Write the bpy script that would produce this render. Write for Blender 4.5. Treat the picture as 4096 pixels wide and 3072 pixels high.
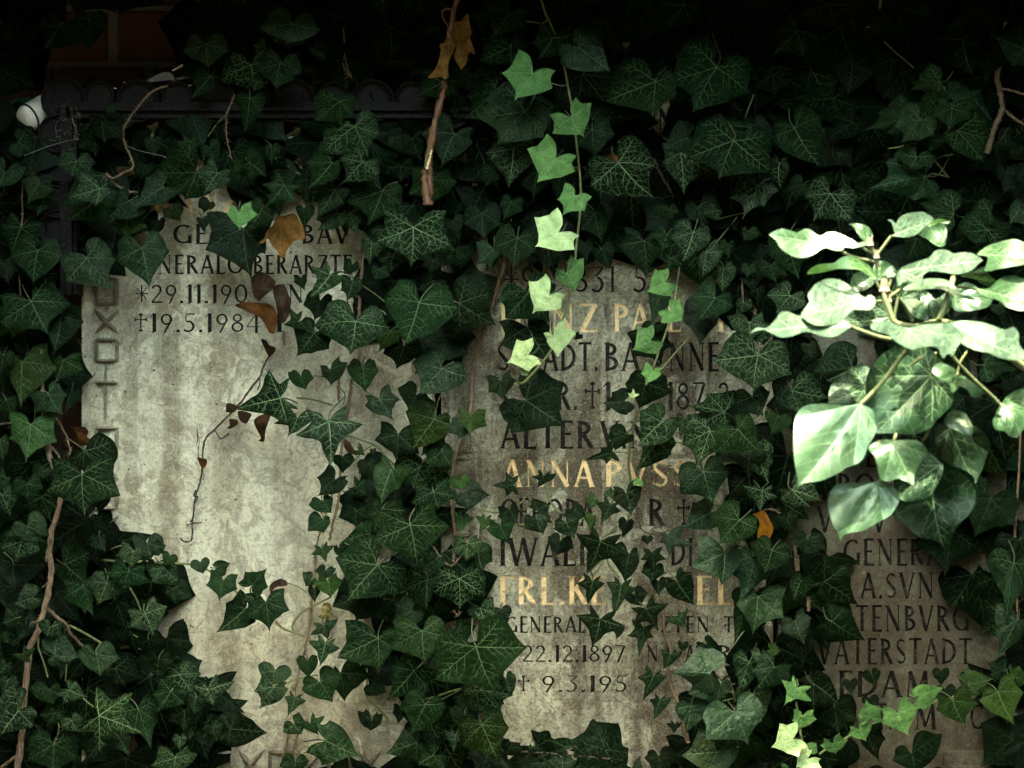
import bpy, math, random
import numpy as np
from mathutils import Vector, geometry
random.seed(7); rng = np.random.default_rng(7)
for _o in list(bpy.data.objects): bpy.data.objects.remove(_o)
SC = bpy.context.scene; COL = SC.collection

# ------------------------------------------------------------ camera, sky, sun, exposure
D = 2.2            # camera to stone face
W = 1.5            # width of the stone face seen in the frame
ZC = 1.15          # height of the camera above the ground
def px(x, y, d=0.0):
    """pixel of the 4096x3072 photograph -> point at depth d behind (+) / before (-) the stone face"""
    k = (D + d) / D * W / 4096.0
    return ((x - 2048) * k, d, ZC + (1536 - y) * k)
cam = bpy.data.cameras.new('camera'); camo = bpy.data.objects.new('camera', cam); COL.objects.link(camo)
camo.location = (0, -D, ZC); camo.rotation_euler = (math.radians(90), 0, 0)
cam.sensor_width = 36; cam.lens = 36 * D / W; cam.clip_start = 0.02; cam.clip_end = 500
cam.dof.use_dof = True; cam.dof.focus_distance = D - 0.06; cam.dof.aperture_fstop = 4.0
SC.camera = camo
SUN_EL, SUN_AZ = 78.0, 200.0      # azimuth the light comes from: 180 = straight from the camera side
wd = bpy.data.worlds.new('World'); SC.world = wd; wd.use_nodes = True
nt = wd.node_tree; bg = nt.nodes['Background']
sky = nt.nodes.new('ShaderNodeTexSky'); sky.sky_type = 'NISHITA'; sky.sun_disc = False
sky.sun_elevation = math.radians(SUN_EL); sky.sun_rotation = math.radians(SUN_AZ)
sky.air_density = 1.6; sky.dust_density = 4.0; sky.ozone_density = 0.6
nt.links.new(sky.outputs[0], bg.inputs[0]); bg.inputs[1].default_value = 0.13
sl = bpy.data.lights.new('sun', 'SUN'); sl.energy = 2.0; sl.angle = math.radians(0.53); sl.color = (1.0, 0.99, 0.97)
so = bpy.data.objects.new('sun', sl); COL.objects.link(so)
el, az = math.radians(SUN_EL), math.radians(SUN_AZ)
sdir = Vector((math.sin(az) * math.cos(el), math.cos(az) * math.cos(el), math.sin(el)))   # towards the sun
so.rotation_euler = sdir.to_track_quat('Z', 'Y').to_euler(); so.location = sdir * 6
SC.render.engine = 'CYCLES'; SC.render.resolution_x = 1024; SC.render.resolution_y = 768
SC.view_settings.view_transform = 'Standard'; SC.view_settings.look = 'None'
SC.view_settings.gamma = 1.0; SC.view_settings.exposure = 4.55
SC.view_settings.use_white_balance = True
SC.view_settings.white_balance_temperature = 8300; SC.view_settings.white_balance_tint = 0

# ------------------------------------------------------------ helpers
def new_obj(name, me, mat=None, parent=None, label=None, cat=None, group=None, kind=None):
    o = bpy.data.objects.new(name, me); COL.objects.link(o)
    if me is not None and mat is not None and not me.materials: me.materials.append(mat)
    if parent is not None: o.parent = parent
    if label: o['label'] = label
    if cat: o['category'] = cat
    if group: o['group'] = group
    if kind: o['kind'] = kind
    return o
def thing(name, label, cat, group=None):
    return new_obj(name, None, label=label, cat=cat, group=group)
class MB:
    def __init__(s): s.v = []; s.f = []; s.sm = []
    def add(s, vs, fs, smooth=False):
        b = len(s.v); s.v += [tuple(p) for p in vs]; s.f += [tuple(b + i for i in f) for f in fs]; s.sm += [smooth] * len(fs)
    def box(s, a, b):
        x0, y0, z0 = a; x1, y1, z1 = b
        s.add([(x0,y0,z0),(x1,y0,z0),(x1,y1,z0),(x0,y1,z0),(x0,y0,z1),(x1,y0,z1),(x1,y1,z1),(x0,y1,z1)],
              [(0,3,2,1),(4,5,6,7),(0,1,5,4),(1,2,6,5),(2,3,7,6),(3,0,4,7)])
    def tube(s, pts, r0, r1=None, n=7, knob=0.0):
        pts = [Vector(p) for p in pts]; m = len(pts); r1 = r0 if r1 is None else r1
        vs = []; up = Vector((0.13, 1, 0.07)).normalized()
        for i, p in enumerate(pts):
            t = (pts[min(i+1, m-1)] - pts[max(i-1, 0)]).normalized()
            a = t.cross(up); a = a.normalized() if a.length > 1e-6 else Vector((1,0,0)); b = t.cross(a).normalized()
            r = r0 + (r1 - r0) * i / max(1, m-1); r *= 1 + knob * random.uniform(-1, 1)
            for k in range(n):
                q = 2*math.pi*k/n; vs.append(p + (a*math.cos(q) + b*math.sin(q)) * r)
        fs = [(i*n+k, i*n+(k+1) % n, (i+1)*n+(k+1) % n, (i+1)*n+k) for i in range(m-1) for k in range(n)]
        fs += [tuple(range(n)), tuple(range((m-1)*n, m*n))[::-1]]
        s.add(vs, fs, True)
    def build(s, name, mat, parent=None, **kw):
        me = bpy.data.meshes.new(name); me.from_pydata(s.v, [], s.f); me.polygons.foreach_set('use_smooth', s.sm); me.update()
        return new_obj(name, me, mat, parent, **kw)
def catmull(P, n=6):
    P = [np.array(p, float) for p in P]; out = []
    Q = [2*P[0]-P[1]] + P + [2*P[-1]-P[-2]]
    for i in range(1, len(Q)-2):
        for k in range(n):
            t = k/n; a, b, c, d = Q[i-1], Q[i], Q[i+1], Q[i+2]
            out.append(0.5*((2*b) + (c-a)*t + (2*a-5*b+4*c-d)*t*t + (3*b-3*c+d-a)*t**3))
    out.append(P[-1]); return out

# ------------------------------------------------------------ materials
def mat(name):
    m = bpy.data.materials.new(name); m.use_nodes = True; t = m.node_tree
    return m, t, t.nodes['Principled BSDF'], t.nodes.new, t.links.new
def noise(t, scale, detail=5, rough=0.55, vec=None, dist=0.0):
    n = t.nodes.new('ShaderNodeTexNoise'); n.inputs['Scale'].default_value = scale; n.inputs['Detail'].default_value = detail
    n.inputs['Roughness'].default_value = rough; n.inputs['Distortion'].default_value = dist
    if vec is not None: t.links.new(vec, n.inputs['Vector'])
    return n.outputs['Fac']
def ramp(t, fac, stops):
    n = t.nodes.new('ShaderNodeValToRGB'); t.links.new(fac, n.inputs[0]); e = n.color_ramp.elements
    while len(e) < len(stops): e.new(0.5)
    for i, (p, c) in enumerate(stops):
        e[i].position = p; e[i].color = (c, c, c, 1) if not isinstance(c, tuple) else (*c, 1)
    return n.outputs[0]
def mixc(t, fac, a, b, mode='MIX'):
    n = t.nodes.new('ShaderNodeMix'); n.data_type = 'RGBA'; n.blend_type = mode
    for s, v in ((n.inputs[0], fac), (n.inputs[6], a), (n.inputs[7], b)):
        if isinstance(v, (int, float)): s.default_value = v
        elif isinstance(v, tuple): s.default_value = (*v, 1)
        else: t.links.new(v, s)
    return n.outputs[2]
def mth(t, op, a, b=0.0, clamp=False):
    n = t.nodes.new('ShaderNodeMath'); n.operation = op; n.use_clamp = clamp
    for s, v in ((n.inputs[0], a), (n.inputs[1], b)):
        if isinstance(v, (int, float)): s.default_value = v
        else: t.links.new(v, s)
    return n.outputs[0]
def bump(t, h, dist, strength=1.0, prev=None):
    n = t.nodes.new('ShaderNodeBump'); n.inputs['Distance'].default_value = dist; n.inputs['Strength'].default_value = strength
    t.links.new(h, n.inputs['Height'])
    if prev is not None: t.links.new(prev, n.inputs['Normal'])
    return n.outputs[0]
def mapped(t, scale=(1,1,1), loc=(0,0,0)):
    c = t.nodes.new('ShaderNodeTexCoord'); m = t.nodes.new('ShaderNodeMapping')
    m.inputs['Scale'].default_value = scale; m.inputs['Location'].default_value = loc
    t.links.new(c.outputs['Object'], m.inputs['Vector']); return m.outputs[0]

def stone_mat(name, pale, mid, brown, dark, seed, rough_lv=0.5, brownness=0.5, bands=None, runs=None):
    m, t, b, N, L = mat(name)
    o = mapped(t, loc=(seed, 0, seed*1.7)); st = mapped(t, (1.0, 1, 0.13), (seed*2, 0, seed))
    big = noise(t, 4.6, 10, .66, o, .8)
    c = mixc(t, ramp(t, big, [(.40, 0), (.56, 1)]), mid, pale)
    streak = ramp(t, noise(t, 8.0, 8, .66, st, .25), [(.50-.1*brownness, 0), (.60-.1*brownness, 1)])      # run-off streaks
    streak = mth(t, 'MULTIPLY', streak, ramp(t, noise(t, 34, 9, .75, o, .5), [(.36, .15), (.56, 1)]))
    c = mixc(t, mth(t, 'MULTIPLY', streak, .92), c, brown)
    wh = ramp(t, noise(t, 13.0, 7, .62, mapped(t, (1.0, 1, 0.10), (seed*3+4, 0, seed)), .4), [(.60, 0), (.66, 1)])      # pale lime runs
    c = mixc(t, mth(t, 'MULTIPLY', wh, .7), c, pale)
    sx = N('ShaderNodeSeparateXYZ'); L(mapped(t), sx.inputs[0])
    wx = mth(t, 'ADD', mth(t, 'MULTIPLY', sx.outputs[0], 4096/W), mth(t, 'MULTIPLY', mth(t, 'SUBTRACT', noise(t, 1.0, 5, .7, mapped(t, (14, 1, 5))), .5), 110.0))
    mott = ramp(t, noise(t, 40, 10, .80, o, .9), [(.38, .25), (.55, 1)])
    for lst, col, amt in ((bands, brown, .80), (runs, pale, .85)):          # stains of their own shape: (left pixel, right pixel, strength)
        for (xa, xb, s_) in (lst or ()):
            mid_, hw = (xa+xb)/2-2048, (xb-xa)/2
            f = mth(t, 'SUBTRACT', 1.25, mth(t, 'DIVIDE', mth(t, 'ABSOLUTE', mth(t, 'SUBTRACT', wx, mid_)), hw), True)
            f = mth(t, 'MULTIPLY', mth(t, 'MULTIPLY', f, 2.0, True), mott)
            c = mixc(t, mth(t, 'MULTIPLY', f, s_*amt), c, col)
    f = ramp(t, noise(t, 30, 10, .78, o, .9), [(.50, 0), (.56, 1)])                                        # mottling
    c = mixc(t, mth(t, 'MULTIPLY', f, .50), c, brown)
    f = ramp(t, noise(t, 14, 9, .66, mapped(t, loc=(seed+9, 3, 1)), 1.4), [(.57, 0), (.61, 1)])             # lichen blooms
    c = mixc(t, mth(t, 'MULTIPLY', f, .75), c, pale)
    f = ramp(t, noise(t, 190, 8, .8, o, .6), [(.47, 0), (.60, 1)])                                          # grain
    c = mixc(t, mth(t, 'MULTIPLY', f, rough_lv), c, dark)
    f = ramp(t, noise(t, 330, 4, .8, o), [(.55, 0), (.62, 1)])
    c = mixc(t, mth(t, 'MULTIPLY', f, .35+.3*rough_lv), c, pale)
    v = N('ShaderNodeTexVoronoi'); v.inputs['Scale'].default_value = 60; L(mixc(t, .03, o, noise(t, 40, 4, .6, o)), v.inputs['Vector'])
    pit = ramp(t, v.outputs['Distance'], [(.05, 1), (.12, 0)])
    pit = mth(t, 'MULTIPLY', pit, ramp(t, noise(t, 9, 5, .6, o), [(.49, 0), (.55, 1)]))
    ed = noise(t, 4.2, 8, .66, mapped(t, (1, 1, .7), (seed*3, 0, 2)), 1.2)
    crack = ramp(t, mth(t, 'ABSOLUTE', mth(t, 'SUBTRACT', ed, .5)), [(.0015, 1), (.006, 0)])                  # rim of the flaked skin
    crack = mth(t, 'MULTIPLY', crack, ramp(t, noise(t, 6, 4, .6, o), [(.45, 0), (.6, 1)]))
    c = mixc(t, mth(t, 'MULTIPLY', crack, .75), c, dark)
    c = mixc(t, pit, c, (.02, .018, .014))
    L(c, b.inputs['Base Color']); b.inputs['Roughness'].default_value = .9; b.inputs['Specular IOR Level'].default_value = .2
    n1 = bump(t, ramp(t, ed, [(.492, 0), (.508, 1)]), .004 * (0.3 + rough_lv))
    n2 = bump(t, noise(t, 60, 10, .80, o, .7), .017, 1.0, n1)
    n3 = bump(t, noise(t, 300, 6, .75, o), .003 * (0.5 + rough_lv), 1.0, n2)
    n4 = bump(t, pit, -.004, 1.0, n3)
    L(n4, b.inputs['Normal']); return m
M = {}
M['stone_a'] = stone_mat('pale_weathered_stone', (.91,.94,.72), (.68,.69,.49), (.25,.21,.13), (.14,.115,.08), 0.0, .46, .05, [(340,400,.3),(500,560,.5),(640,720,.9),(850,965,.75),(1170,1290,.4),(1400,1560,.7)], [(560,620,.7),(740,830,.8),(1000,1140,.7),(1590,1640,.8),(1700,1725,.9)])
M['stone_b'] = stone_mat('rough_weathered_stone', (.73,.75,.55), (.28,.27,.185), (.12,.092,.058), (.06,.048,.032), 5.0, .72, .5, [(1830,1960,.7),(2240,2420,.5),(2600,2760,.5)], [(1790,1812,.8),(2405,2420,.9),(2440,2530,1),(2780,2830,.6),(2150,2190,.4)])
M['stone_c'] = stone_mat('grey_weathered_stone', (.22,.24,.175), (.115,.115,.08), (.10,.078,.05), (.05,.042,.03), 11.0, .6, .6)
def paint(name, col, worn, rough, metal=0.0, amt=.5, spec=.3):
    m, t, b, N, L = mat(name); o = mapped(t)
    f = ramp(t, noise(t, 110, 8, .75, o, .7), [(.52, 0), (.64, 1)])
    L(mixc(t, mth(t, 'MULTIPLY', f, amt), col, worn), b.inputs['Base Color'])
    b.inputs['Roughness'].default_value = rough; b.inputs['Specular IOR Level'].default_value = spec; b.inputs['Metallic'].default_value = metal
    L(bump(t, noise(t, 160, 5, .6, o), .002), b.inputs['Normal']); return m
M['stone_d'] = stone_mat('carved_border_stone', (.52,.50,.38), (.36,.33,.24), (.18,.14,.09), (.07,.055,.04), 0.0, .5, .6)
M['black_paint'] = paint('black_letter_paint', (.003,.003,.003), (.16,.145,.105), .5, 0, .42, .12)
M['gold_paint'] = paint('gold_letter_leaf', (.74,.56,.29), (.20,.145,.075), .5, .1, .9)
M['iron'] = paint('black_painted_iron', (.003,.003,.003), (.014,.013,.012), .5, 0, .6, .12)
M['cup_white'] = paint('white_plastic', (.62,.62,.55), (.35,.34,.28), .5, 0, .5)
M['cup_teal'] = paint('teal_plastic', (.015,.16,.13), (.02,.08,.06), .4, 0, .4)
M['strap'] = paint('black_rubber', (.01,.01,.01), (.03,.03,.03), .5)
M['grey_scrap'] = paint('grey_plastic_scrap', (.20,.21,.20), (.08,.08,.07), .45, 0, .6)
M['thread'] = paint('spider_silk', (.45,.45,.42), (.3,.3,.3), .5)
M['soil'] = paint('dark_soil', (.035,.028,.018), (.06,.05,.03), .95)
M['roof'] = paint('slate', (.05,.05,.05), (.03,.03,.03), .8)
def brick_mat():
    m, t, b, N, L = mat('dark_red_brick'); o = mapped(t)
    L(mixc(t, ramp(t, noise(t, 14, 6, .6, o), [(.35, 0), (.7, 1)]), (.070,.014,.009), (.03,.010,.007)), b.inputs['Base Color'])
    b.inputs['Roughness'].default_value = .8; L(bump(t, noise(t, 130, 6, .7, o), .004), b.inputs['Normal']); return m
M['brick'] = brick_mat(); M['mortar'] = paint('grey_mortar', (.13,.12,.095), (.06,.05,.04), .95)
def bark(name, a, c):
    m, t, b, N, L = mat(name); o = mapped(t, (1,1,.35))
    L(mixc(t, ramp(t, noise(t, 260, 6, .7, o, .6), [(.38, 0), (.64, 1)]), a, c), b.inputs['Base Color'])
    b.inputs['Roughness'].default_value = .75; L(bump(t, noise(t, 380, 6, .7, o, .6), .002), b.inputs['Normal']); return m
M['bark'] = bark('woody_ivy_bark', (.22,.155,.095), (.055,.036,.022))
M['dry_stem'] = bark('dry_dark_stem', (.05,.032,.018), (.012,.008,.005))
M['rust_stick'] = bark('wet_brown_stick', (.16,.062,.017), (.025,.010,.005)); M['rust_stick'].node_tree.nodes['Principled BSDF'].inputs['Roughness'].default_value = .3
M['green_stem'] = bark('green_stem', (.16,.19,.07), (.06,.085,.03))
def leafmat(name, dry=False, spec=.06, r0=.44, r1=.62):
    m, t, b, N, L = mat(name)
    oi = N('ShaderNodeObjectInfo'); at = N('ShaderNodeAttribute'); at.attribute_name = 'vein'
    lc = N('ShaderNodeAttribute'); lc.attribute_name = 'lc'
    sep = N('ShaderNodeSeparateColor'); L(oi.outputs['Color'], sep.inputs[0])
    va = N('ShaderNodeVectorMath'); va.operation = 'ADD'; L(lc.outputs['Vector'], va.inputs[0])
    rn = N('ShaderNodeCombineXYZ'); L(mth(t, 'MULTIPLY', oi.outputs['Random'], 50.0), rn.inputs[2]); L(rn.outputs[0], va.inputs[1])
    lv = va.outputs[0]
    blade = mixc(t, ramp(t, noise(t, 3.0, 6, .65, lv, .4), [(.34, 0), (.68, 1)]), oi.outputs['Color'], mixc(t, 1.0, oi.outputs['Color'], (.42,.50,.42) if not dry else (.16,.12,.09), 'MULTIPLY'))
    pale = mixc(t, .30 if not dry else .1, oi.outputs['Color'], (.32,.52,.27) if not dry else (.42,.26,.09))
    vo = N('ShaderNodeTexVoronoi'); vo.feature = 'DISTANCE_TO_EDGE'; vo.inputs['Scale'].default_value = 6.5; L(lv, vo.inputs['Vector'])
    net = ramp(t, vo.outputs['Distance'], [(.010, 1), (.035, 0)])
    # alpha of the object colour: how strongly the veins of this leaf stand out
    net = mth(t, 'MULTIPLY', net, mth(t, 'MULTIPLY', mth(t, 'POWER', oi.outputs['Alpha'], 1.6), .40))
    vv = mth(t, 'MAXIMUM', mth(t, 'MULTIPLY', at.outputs['Fac'], mth(t, 'ADD', mth(t, 'MULTIPLY', oi.outputs['Alpha'], .88), .10)), net, True)
    c = mixc(t, vv, blade, pale)
    spot = ramp(t, noise(t, 14, 3, .6, lv), [(.70, 0), (.74, 1)])
    c = mixc(t, mth(t, 'MULTIPLY', spot, .35), c, (.16,.12,.05))
    L(c, b.inputs['Base Color'])
    b.inputs['Roughness'].default_value = .43 if not dry else .6
    L(ramp(t, noise(t, 5, 4, .6, lv), [(.3, r0), (.7, r1)]), b.inputs['Roughness'])
    b.inputs['Specular Tint'].default_value = (.62, .92, .68, 1) if not dry else (1, .9, .75, 1)
    sp = mth(t, 'ADD', mth(t, 'MULTIPLY', mth(t, 'POWER', oi.outputs['Random'], 3.0), spec*2.4), spec*.45)
    L(sp, b.inputs['Specular IOR Level'])
    n1 = bump(t, at.outputs['Fac'], .0009, .6); n2 = bump(t, noise(t, 5, 4, .55, lv, .3), .0045 if spec < .28 else .0012, .7, n1)
    L(n2, b.inputs['Normal'])
    tr = N('ShaderNodeBsdfTranslucent'); L(mixc(t, 1.0, c, (.75,1.0,.55), 'MULTIPLY'), tr.inputs[0]); L(n2, tr.inputs['Normal'])
    ms = N('ShaderNodeMixShader'); ms.inputs[0].default_value = .22; out = t.nodes['Material Output']
    L(b.outputs[0], ms.inputs[1]); L(tr.outputs[0], ms.inputs[2]); L(ms.outputs[0], out.inputs[0]); return m
M['leaf'] = leafmat('ivy_leaf'); M['dead'] = leafmat('dry_leaf', True, .07); M['gloss'] = leafmat('shining_ivy_leaf', False, .42, .28, .42); M['sheen'] = leafmat('waxy_ivy_leaf', False, .11, .34, .50)
# ------------------------------------------------------------ ground and walls
def sheet(name, pts, m, **kw):
    me = bpy.data.meshes.new(name); me.from_pydata(pts, [], [tuple(range(len(pts)))]); return new_obj(name, me, m, **kw)
sheet('ground', [(-60,-60,0),(60,-60,0),(60,60,0),(-60,60,0)], M['soil'], kind='structure')
YB = 0.10           # brick face
kB = (D + YB) / D * W / 4096
wall = thing('brick_wall', 'dark red brick wall with grey mortar behind the black frame at top left', 'brick wall')
mb = MB(); mb.box((-3.0, YB + .008, 0), (3.0, YB + .25, 2.6)); mb.build('mortar', M['mortar'], wall)
mb = MB(); pitch = 362 * kB; ch = 222 * kB
z0 = ZC + (1536 - 255) * kB      # underside of the course with the clear brick
for i in range(-9, 5):
    zz = z0 + i * ch; off = (448 if i % 2 == 0 else 590)
    for j in range(-9, 11):
        x0 = (off - 2048 + 362 * j) * kB + random.uniform(-.002, .002)
        a = (x0 + 17 * kB, YB + random.uniform(-.003, .002), zz + 14*kB + random.uniform(-.0015, .0015)); b = (x0 + pitch - 17 * kB, YB + .02, zz + ch - 14*kB)
        x1, y1, zb1 = a; x2, y2, zb2 = b; c = .003
        mb.add([(x1,y1+c,zb1),(x2,y1+c,zb1),(x2,y1+c,zb2),(x1,y1+c,zb2),(x1+c,y1,zb1+c),(x2-c,y1,zb1+c),(x2-c,y1,zb2-c),(x1+c,y1,zb2-c),(x1,y2,zb1),(x2,y2,zb1),(x2,y2,zb2),(x1,y2,zb2)],
               [(4,5,6,7),(0,1,5,4),(1,2,6,5),(2,3,7,6),(3,0,4,7),(8,9,1,0),(9,10,2,1),(10,11,3,2),(11,8,0,3)])
mb.build('bricks', M['brick'], wall)

# ------------------------------------------------------------ carved lettering (own Roman capitals, drawn as strokes)
TK, TN = .16, .09
def Ln(x0, y0, x1, y1, w): return ('l', x0, y0, x1, y1, w)
def Ar(cx, cy, rx, ry, a0, a1, w=TK, axis=0): return ('a', cx, cy, rx, ry, a0, a1, w, axis)
def sf(x, y, w=.15): return ('s', x, y, w)
def V_(x, y0=0, y1=1): return Ln(x, y0, x, y1, TK)
G = {
 'I': (.30, [V_(.15), sf(.15,0), sf(.15,1)]),
 'H': (.80, [V_(.15), V_(.65), Ln(.15,.52,.65,.52,TN), sf(.15,0), sf(.15,1), sf(.65,0), sf(.65,1)]),
 'E': (.56, [V_(.15), Ln(.1,.975,.5,.975,TN), Ln(.15,.53,.42,.53,TN), Ln(.1,.025,.52,.025,TN), Ln(.5,1,.5,.86,.035), Ln(.52,0,.52,.15,.035), Ln(.42,.46,.42,.6,.03), sf(.1,0,.1), sf(.1,1,.1)]),
 'F': (.54, [V_(.15), Ln(.1,.975,.5,.975,TN), Ln(.15,.53,.40,.53,TN), Ln(.5,1,.5,.84,.035), Ln(.4,.46,.4,.6,.03), sf(.15,0), sf(.1,1,.1)]),
 'L': (.54, [V_(.15), Ln(.1,.025,.5,.025,TN), Ln(.5,0,.52,.17,.04), sf(.15,1), sf(.1,0,.1)]),
 'T': (.66, [V_(.33), Ln(.04,.97,.62,.97,TN), Ln(.04,1,.04,.84,.035), Ln(.62,1,.62,.84,.035), sf(.33,0)]),
 'P': (.58, [V_(.15), Ar(.2,.73,.32,.25,-90,90), sf(.15,0), sf(.12,1,.1)]),
 'R': (.68, [V_(.15), Ar(.2,.74,.30,.24,-90,90), Ln(.28,.50,.58,.03,TK), sf(.6,0,.1), sf(.15,0), sf(.12,1,.1)]),
 'B': (.62, [V_(.15), Ar(.2,.76,.27,.22,-90,90), Ar(.2,.27,.33,.25,-90,90), sf(.12,0,.1), sf(.12,1,.1)]),
 'D': (.78, [V_(.15), Ar(.18,.5,.52,.475,-90,90), sf(.12,0,.1), sf(.12,1,.1)]),
 'K': (.68, [V_(.15), Ln(.2,.48,.56,.98,TN), Ln(.28,.58,.6,.02,TK), sf(.15,0), sf(.15,1), sf(.58,1,.1), sf(.62,0,.1)]),
 'N': (.80, [Ln(.15,0,.15,1,.06), Ln(.65,0,.65,1,.06), Ln(.13,.98,.66,.02,TK), sf(.15,0,.12), sf(.1,1,.1), sf(.65,1,.12)]),
 'M': (.92, [Ln(.13,0,.2,1,.06), Ln(.79,0,.72,1,TK), Ln(.2,.98,.46,.1,TK), Ln(.46,.1,.72,.98,TN), sf(.13,0,.12), sf(.8,0,.14)]),
 'A': (.74, [Ln(.08,.0,.37,1,TN+.01), Ln(.66,0,.37,1,TK), Ln(.2,.34,.54,.34,TN), sf(.08,0,.12), sf(.66,0,.14)]),
 'V': (.74, [Ln(.08,1,.37,0,TK), Ln(.66,1,.37,0,TN+.01), sf(.08,1,.14), sf(.66,1,.12)]),
 'W': (1.1, [Ln(.06,1,.3,0,TK), Ln(.54,1,.3,0,TN), Ln(.54,1,.78,0,TK), Ln(1.02,1,.78,0,TN), sf(.06,1,.12), sf(1.02,1,.12)]),
 'Y': (.7, [V_(.35,0,.5), Ln(.06,1,.35,.46,TK), Ln(.64,1,.35,.46,TN), sf(.35,0), sf(.06,1,.12), sf(.64,1,.12)]),
 'Z': (.66, [Ln(.08,.97,.6,.97,TN), Ln(.08,.03,.6,.03,TN), Ln(.56,.98,.12,.02,TK), Ln(.08,1,.08,.84,.035), Ln(.6,0,.6,.16,.035)]),
 'O': (.88, [Ar(.44,.5,.38,.49,0,360)]),
 'G': (.82, [Ar(.44,.5,.38,.49,50,318), Ln(.70,.02,.70,.42,TK), sf(.70,.44,.14)]),
 'C': (.74, [Ar(.44,.5,.38,.49,45,315), Ln(.72,.72,.72,.92,.04)]),
 'S': (.56, [Ar(.28,.74,.19,.235,35,250,.09), Ln(.13,.66,.43,.34,.13), Ar(.28,.26,.20,.245,-140,70,.09), Ln(.46,.78,.46,.94,.035), Ln(.08,.08,.08,.24,.035)]),
 'U': (.78, [V_(.15,.3,1), Ln(.62,.3,.62,1,.06), Ar(.385,.32,.235,.31,180,360,.09)]),
 '1': (.32, [V_(.18), Ln(.0,.82,.18,1,.05), Ln(.09,-.05,.2,.04,.06)]),
 '2': (.56, [Ar(.27,.73,.20,.25,-30,170,.11), Ln(.46,.62,.08,.06,.08), Ln(.05,.045,.54,.045,.09)]),
 '3': (.52, [Ln(.08,.96,.46,.96,.06), Ln(.46,.96,.2,.62,.06), Ar(.22,.3,.22,.32,-140,85,.11)]),
 '4': (.62, [Ln(.42,-.06,.42,1,.12), Ln(.42,1,.04,.3,.05), Ln(.04,.28,.6,.28,.05)]),
 '5': (.54, [Ln(.14,.96,.5,.96,.07), Ln(.15,.96,.12,.58,.05), Ar(.22,.3,.24,.31,-140,110,.11)]),
 '7': (.52, [Ln(.04,.95,.5,.95,.07), Ln(.5,.95,.16,-.04,.11)]),
 '8': (.56, [Ar(.28,.75,.17,.22,0,360,.09), Ar(.28,.27,.22,.27,0,360,.10)]),
 '9': (.56, [Ar(.28,.68,.21,.3,0,360,.10), Ln(.49,.66,.2,-.04,.09)]),
 '0': (.62, [Ar(.31,.5,.25,.49,0,360,.11)]),
 '.': (.24, [Ln(.12,-.01,.12,.13,.14), Ln(.05,.06,.19,.06,.10)]),
 ' ': (.34, []),
 '*': (.62, [Ln(.31,.05,.31,.98,.075), Ln(.02,.5,.6,.5,.06), Ln(.1,.2,.52,.8,.05), Ln(.1,.8,.52,.2,.05)]),
 '+': (.60, [Ln(.3,.04,.3,1,.07), Ln(.04,.66,.56,.66,.06), Ln(.22,.93,.38,.93,.10), Ln(.22,.08,.38,.08,.10), Ln(.08,.58,.08,.74,.08), Ln(.52,.58,.52,.74,.08)]),
}
def glyph_polys(ch):
    out = []
    for s in G[ch][1]:
        if s[0] == 'l':
            _, x0, y0, x1, y1, w = s; dx, dy = x1-x0, y1-y0; l = math.hypot(dx, dy); nx, ny = -dy/l*w/2, dx/l*w/2
            out.append([(x0+nx,y0+ny),(x0-nx,y0-ny),(x1-nx,y1-ny),(x1+nx,y1+ny)])
        elif s[0] == 's':
            _, x, y, w = s; h = .045; yy = y if y < .5 else y - h
            out.append([(x-w, yy), (x+w, yy), (x+w*.6, yy+h), (x-w*.6, yy+h)] if y < .5 else [(x-w*.6, yy), (x+w*.6, yy), (x+w, yy+h), (x-w, yy+h)])
        else:
            _, cx, cy, rx, ry, a0, a1, w, _x = s; n = max(5, int(abs(a1-a0)/18)); pts = []
            for k in range(n):                      # one quad per step: thick at the sides, thin at top and bottom
                q = []
                for a, sg in ((a0+(a1-a0)*k/n, 1), (a0+(a1-a0)*(k+1)/n, 1), (a0+(a1-a0)*(k+1)/n, -1), (a0+(a1-a0)*k/n, -1)):
                    r = math.radians(a); hw = (TN/2 + (w-TN)/2*abs(math.cos(r)))
                    q.append((cx+(rx-w/2*.4+sg*hw)*math.cos(r), cy+(ry-TN/2+sg*(hw if abs(math.cos(r))>.3 else TN/2))*math.sin(r)))
                out.append(q)
    return out
def layout(text, x0, x1, yt, yb):
    """text stretched between pixel columns x0..x1, cap line yt, base line yb"""
    wtot = sum(G[c][0] + .07 for c in text) - .07; h = yb - yt; sx = (x1 - x0) / wtot; out = []; x = x0
    for c in text:
        for p in glyph_polys(c):
            out.append([(x + u*sx, yb - v*h) for u, v in p])
        x += (G[c][0] + .07) * sx
    return out
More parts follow.
